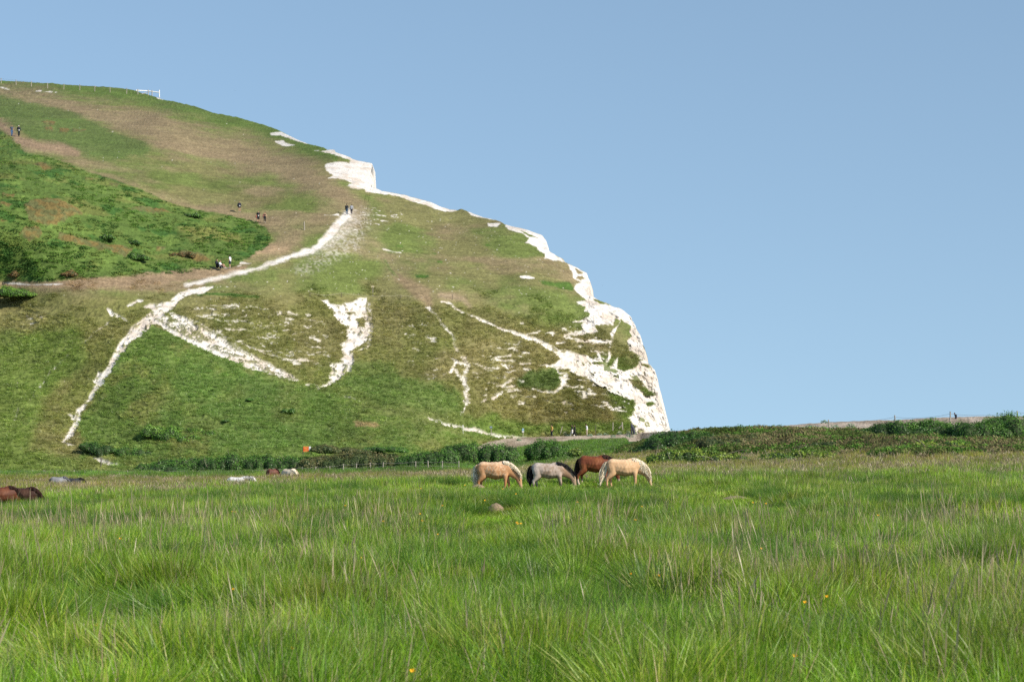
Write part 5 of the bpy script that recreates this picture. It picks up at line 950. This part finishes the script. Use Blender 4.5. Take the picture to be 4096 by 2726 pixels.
# birds
def bird(u, v, D_, w, label):
    k = D_/FP; q = Vector(P(np.float64(u), np.float64(v), D_)); s = w*k/2; root = empty('bird', q, .3); tag(root, label, 'bird', 'birds in the sky')
    link('body', grow('body', [[(-.2*s,0,0,.04*s),(0,0,0,.085*s),(.22*s,0,.01*s,.05*s),(.30*s,0,.015*s,.02*s)]], .012*s*2, 1), M_DK2, root)
    V_ = []; 
    for sg in (-1, 1): V_ += [(.10*s, sg*.05*s, .03*s), (.12*s, sg*.45*s, .20*s), (-.02*s, sg*1.0*s, .10*s), (-.08*s, sg*.45*s, .17*s), (-.12*s, sg*.05*s, .02*s)]
    o = link('wings', mesh_np('wings', np.array(V_), np.array([(0,1,3,4),(5,9,8,6)])), M_DK2, root); link('wing_tips', mesh_np('wing_tips', np.array(V_), np.array([(1,2,3),(6,8,7)])), M_DK2, root); root.rotation_euler = (.15, 0, 1.2)
M_DK2 = mat_plain('dark_feathers', (.06, .06, .07))
bird(940, 363, 420, 11, 'dark bird high in the sky above the hill'); bird(2411, 1141, 330, 9, 'dark bird beside the chalk cliff'); bird(3420, 828, 380, 8, 'tiny bird alone in the open sky at right')

# ------------------------------------------------------------------ the grass
for hx, hy in ((-1.0, 96), (1.4, 98), (3.6, 105), (4.6, 96.5)): HOLES.append((hx, hy-4, 2.4, 8., .42))
HOLES += [(0, 85, 9, 12, .8), (-20, 92, 5, 6, .6)]
do_grass('near_grass', 12, 42, 62, near, 5, 1, 'long green grass in the foreground', .82)
do_grass('middle_grass', 42, 92, 26, mid, 4, 2, 'green grass across the middle of the meadow', .82)
do_grass('far_grass', 92, 330, 6.0, far, 3, 3, 'grass in the far part of the meadow and the dune hollow', .95)
x, y, r = sample_field(14, 110, 1.1, 9); k = (fbm(x/3.5, y/6., o=3, s=331)+.25*r.rand(len(x)) > .62) & (np.hypot(x-2.5, (y-92)/2) > 7) & (np.hypot(x+.4, (y-52)/14) > 1) & (np.hypot(x-6.6, (y-64)/13) > 1.3); x, y = x[k], y[k]; n = len(x)
scatter('tussocks', np.stack([x, y, zf(x, y)-.03], -1), np.stack([(r.rand(n)-.5)*.3, (r.rand(n)-.5)*.3, r.rand(n)*6.28], -1), np.stack([.7+.9*r.rand(n)]*2+[.6+.6*r.rand(n)], -1), r.randint(0, 3, n), np.ones((n, 3))*(.55+.6*r.rand(n))[:, None], tus, 'darker drooping grass tussocks through the meadow')
do_stalks('near_stalks', 14, 50, 2.4, stn, 4, 4, 'dry grass stems standing above the foreground grass')
do_stalks('middle_stalks', 50, 110, .6, stn, 4, 5, 'dry grass stems in the middle of the meadow', .85)
do_stalks('far_stalks', 105, 240, 3.2, stf, 3, 6, 'brownish seeding grass in the far part of the meadow', .8)

# ------------------------------------------------------------------ light, sky, camera
W = bpy.data.worlds.new('World'); bpy.context.scene.world = W; W.use_nodes = True; t = W.node_tree; t.nodes.clear()
out = t.nodes.new('ShaderNodeOutputWorld'); bg = t.nodes.new('ShaderNodeBackground'); sk = t.nodes.new('ShaderNodeTexSky'); sk.sky_type = 'NISHITA'; sk.sun_disc = False
sk.sun_elevation = math.asin(SUN.z); sk.sun_rotation = math.atan2(SUN.x, SUN.y); sk.air_density = 1.; sk.dust_density = .4; sk.ozone_density = 2.
tc = t.nodes.new('ShaderNodeTexCoord'); sp = t.nodes.new('ShaderNodeSeparateXYZ'); cb = t.nodes.new('ShaderNodeCombineXYZ'); ma = t.nodes.new('ShaderNodeMath'); ma.operation = 'MULTIPLY_ADD'; ma.inputs[1].default_value = .75; ma.inputs[2].default_value = .20
t.links.new(tc.outputs['Generated'], sp.inputs[0]); t.links.new(sp.outputs[0], cb.inputs[0]); t.links.new(sp.outputs[1], cb.inputs[1]); t.links.new(sp.outputs[2], ma.inputs[0]); t.links.new(ma.outputs[0], cb.inputs[2])
nm = t.nodes.new('ShaderNodeVectorMath'); nm.operation = 'NORMALIZE'; t.links.new(cb.outputs[0], nm.inputs[0]); t.links.new(nm.outputs[0], sk.inputs[0])
bg.inputs['Strength'].default_value = .15; tn = t.nodes.new('ShaderNodeVectorMath'); tn.operation = 'MULTIPLY'; tn.inputs[1].default_value = (1.13, 1.10, .99); t.links.new(sk.outputs[0], tn.inputs[0]); t.links.new(tn.outputs[0], bg.inputs[0]); t.links.new(bg.outputs[0], out.inputs[0])
sl = bpy.data.lights.new('sun', 'SUN'); sl.energy = 4.8; sl.angle = math.radians(.53); sl.color = (1, .92, .80); so = bpy.data.objects.new('sun', sl); C.objects.link(so)
so.rotation_euler = SUN.to_track_quat('Z', 'Y').to_euler(); so.location = (50, -30, 60)
cd = bpy.data.cameras.new('camera'); cam = bpy.data.objects.new('camera', cd); C.objects.link(cam); cam.location = (0, 0, CZ); cam.rotation_euler = (math.pi/2, 0, 0)
cd.sensor_width = 36; cd.lens = 36*FP/4096; cd.shift_y = 437/4096; cd.clip_start = .5; cd.clip_end = 20000
cd.dof.use_dof = True; cd.dof.focus_distance = 150; cd.dof.aperture_fstop = 7.
sc = bpy.context.scene; sc.camera = cam
sc.view_settings.view_transform = 'Standard'; sc.view_settings.look = 'None'; sc.view_settings.exposure = .15; sc.view_settings.gamma = 1
sc.cycles.use_denoising = False; sc.cycles.max_bounces = 5; sc.cycles.diffuse_bounces = 3; sc.cycles.transmission_bounces = 2; sc.cycles.transparent_max_bounces = 4; sc.cycles.caustics_reflective = False; sc.cycles.caustics_refractive = False
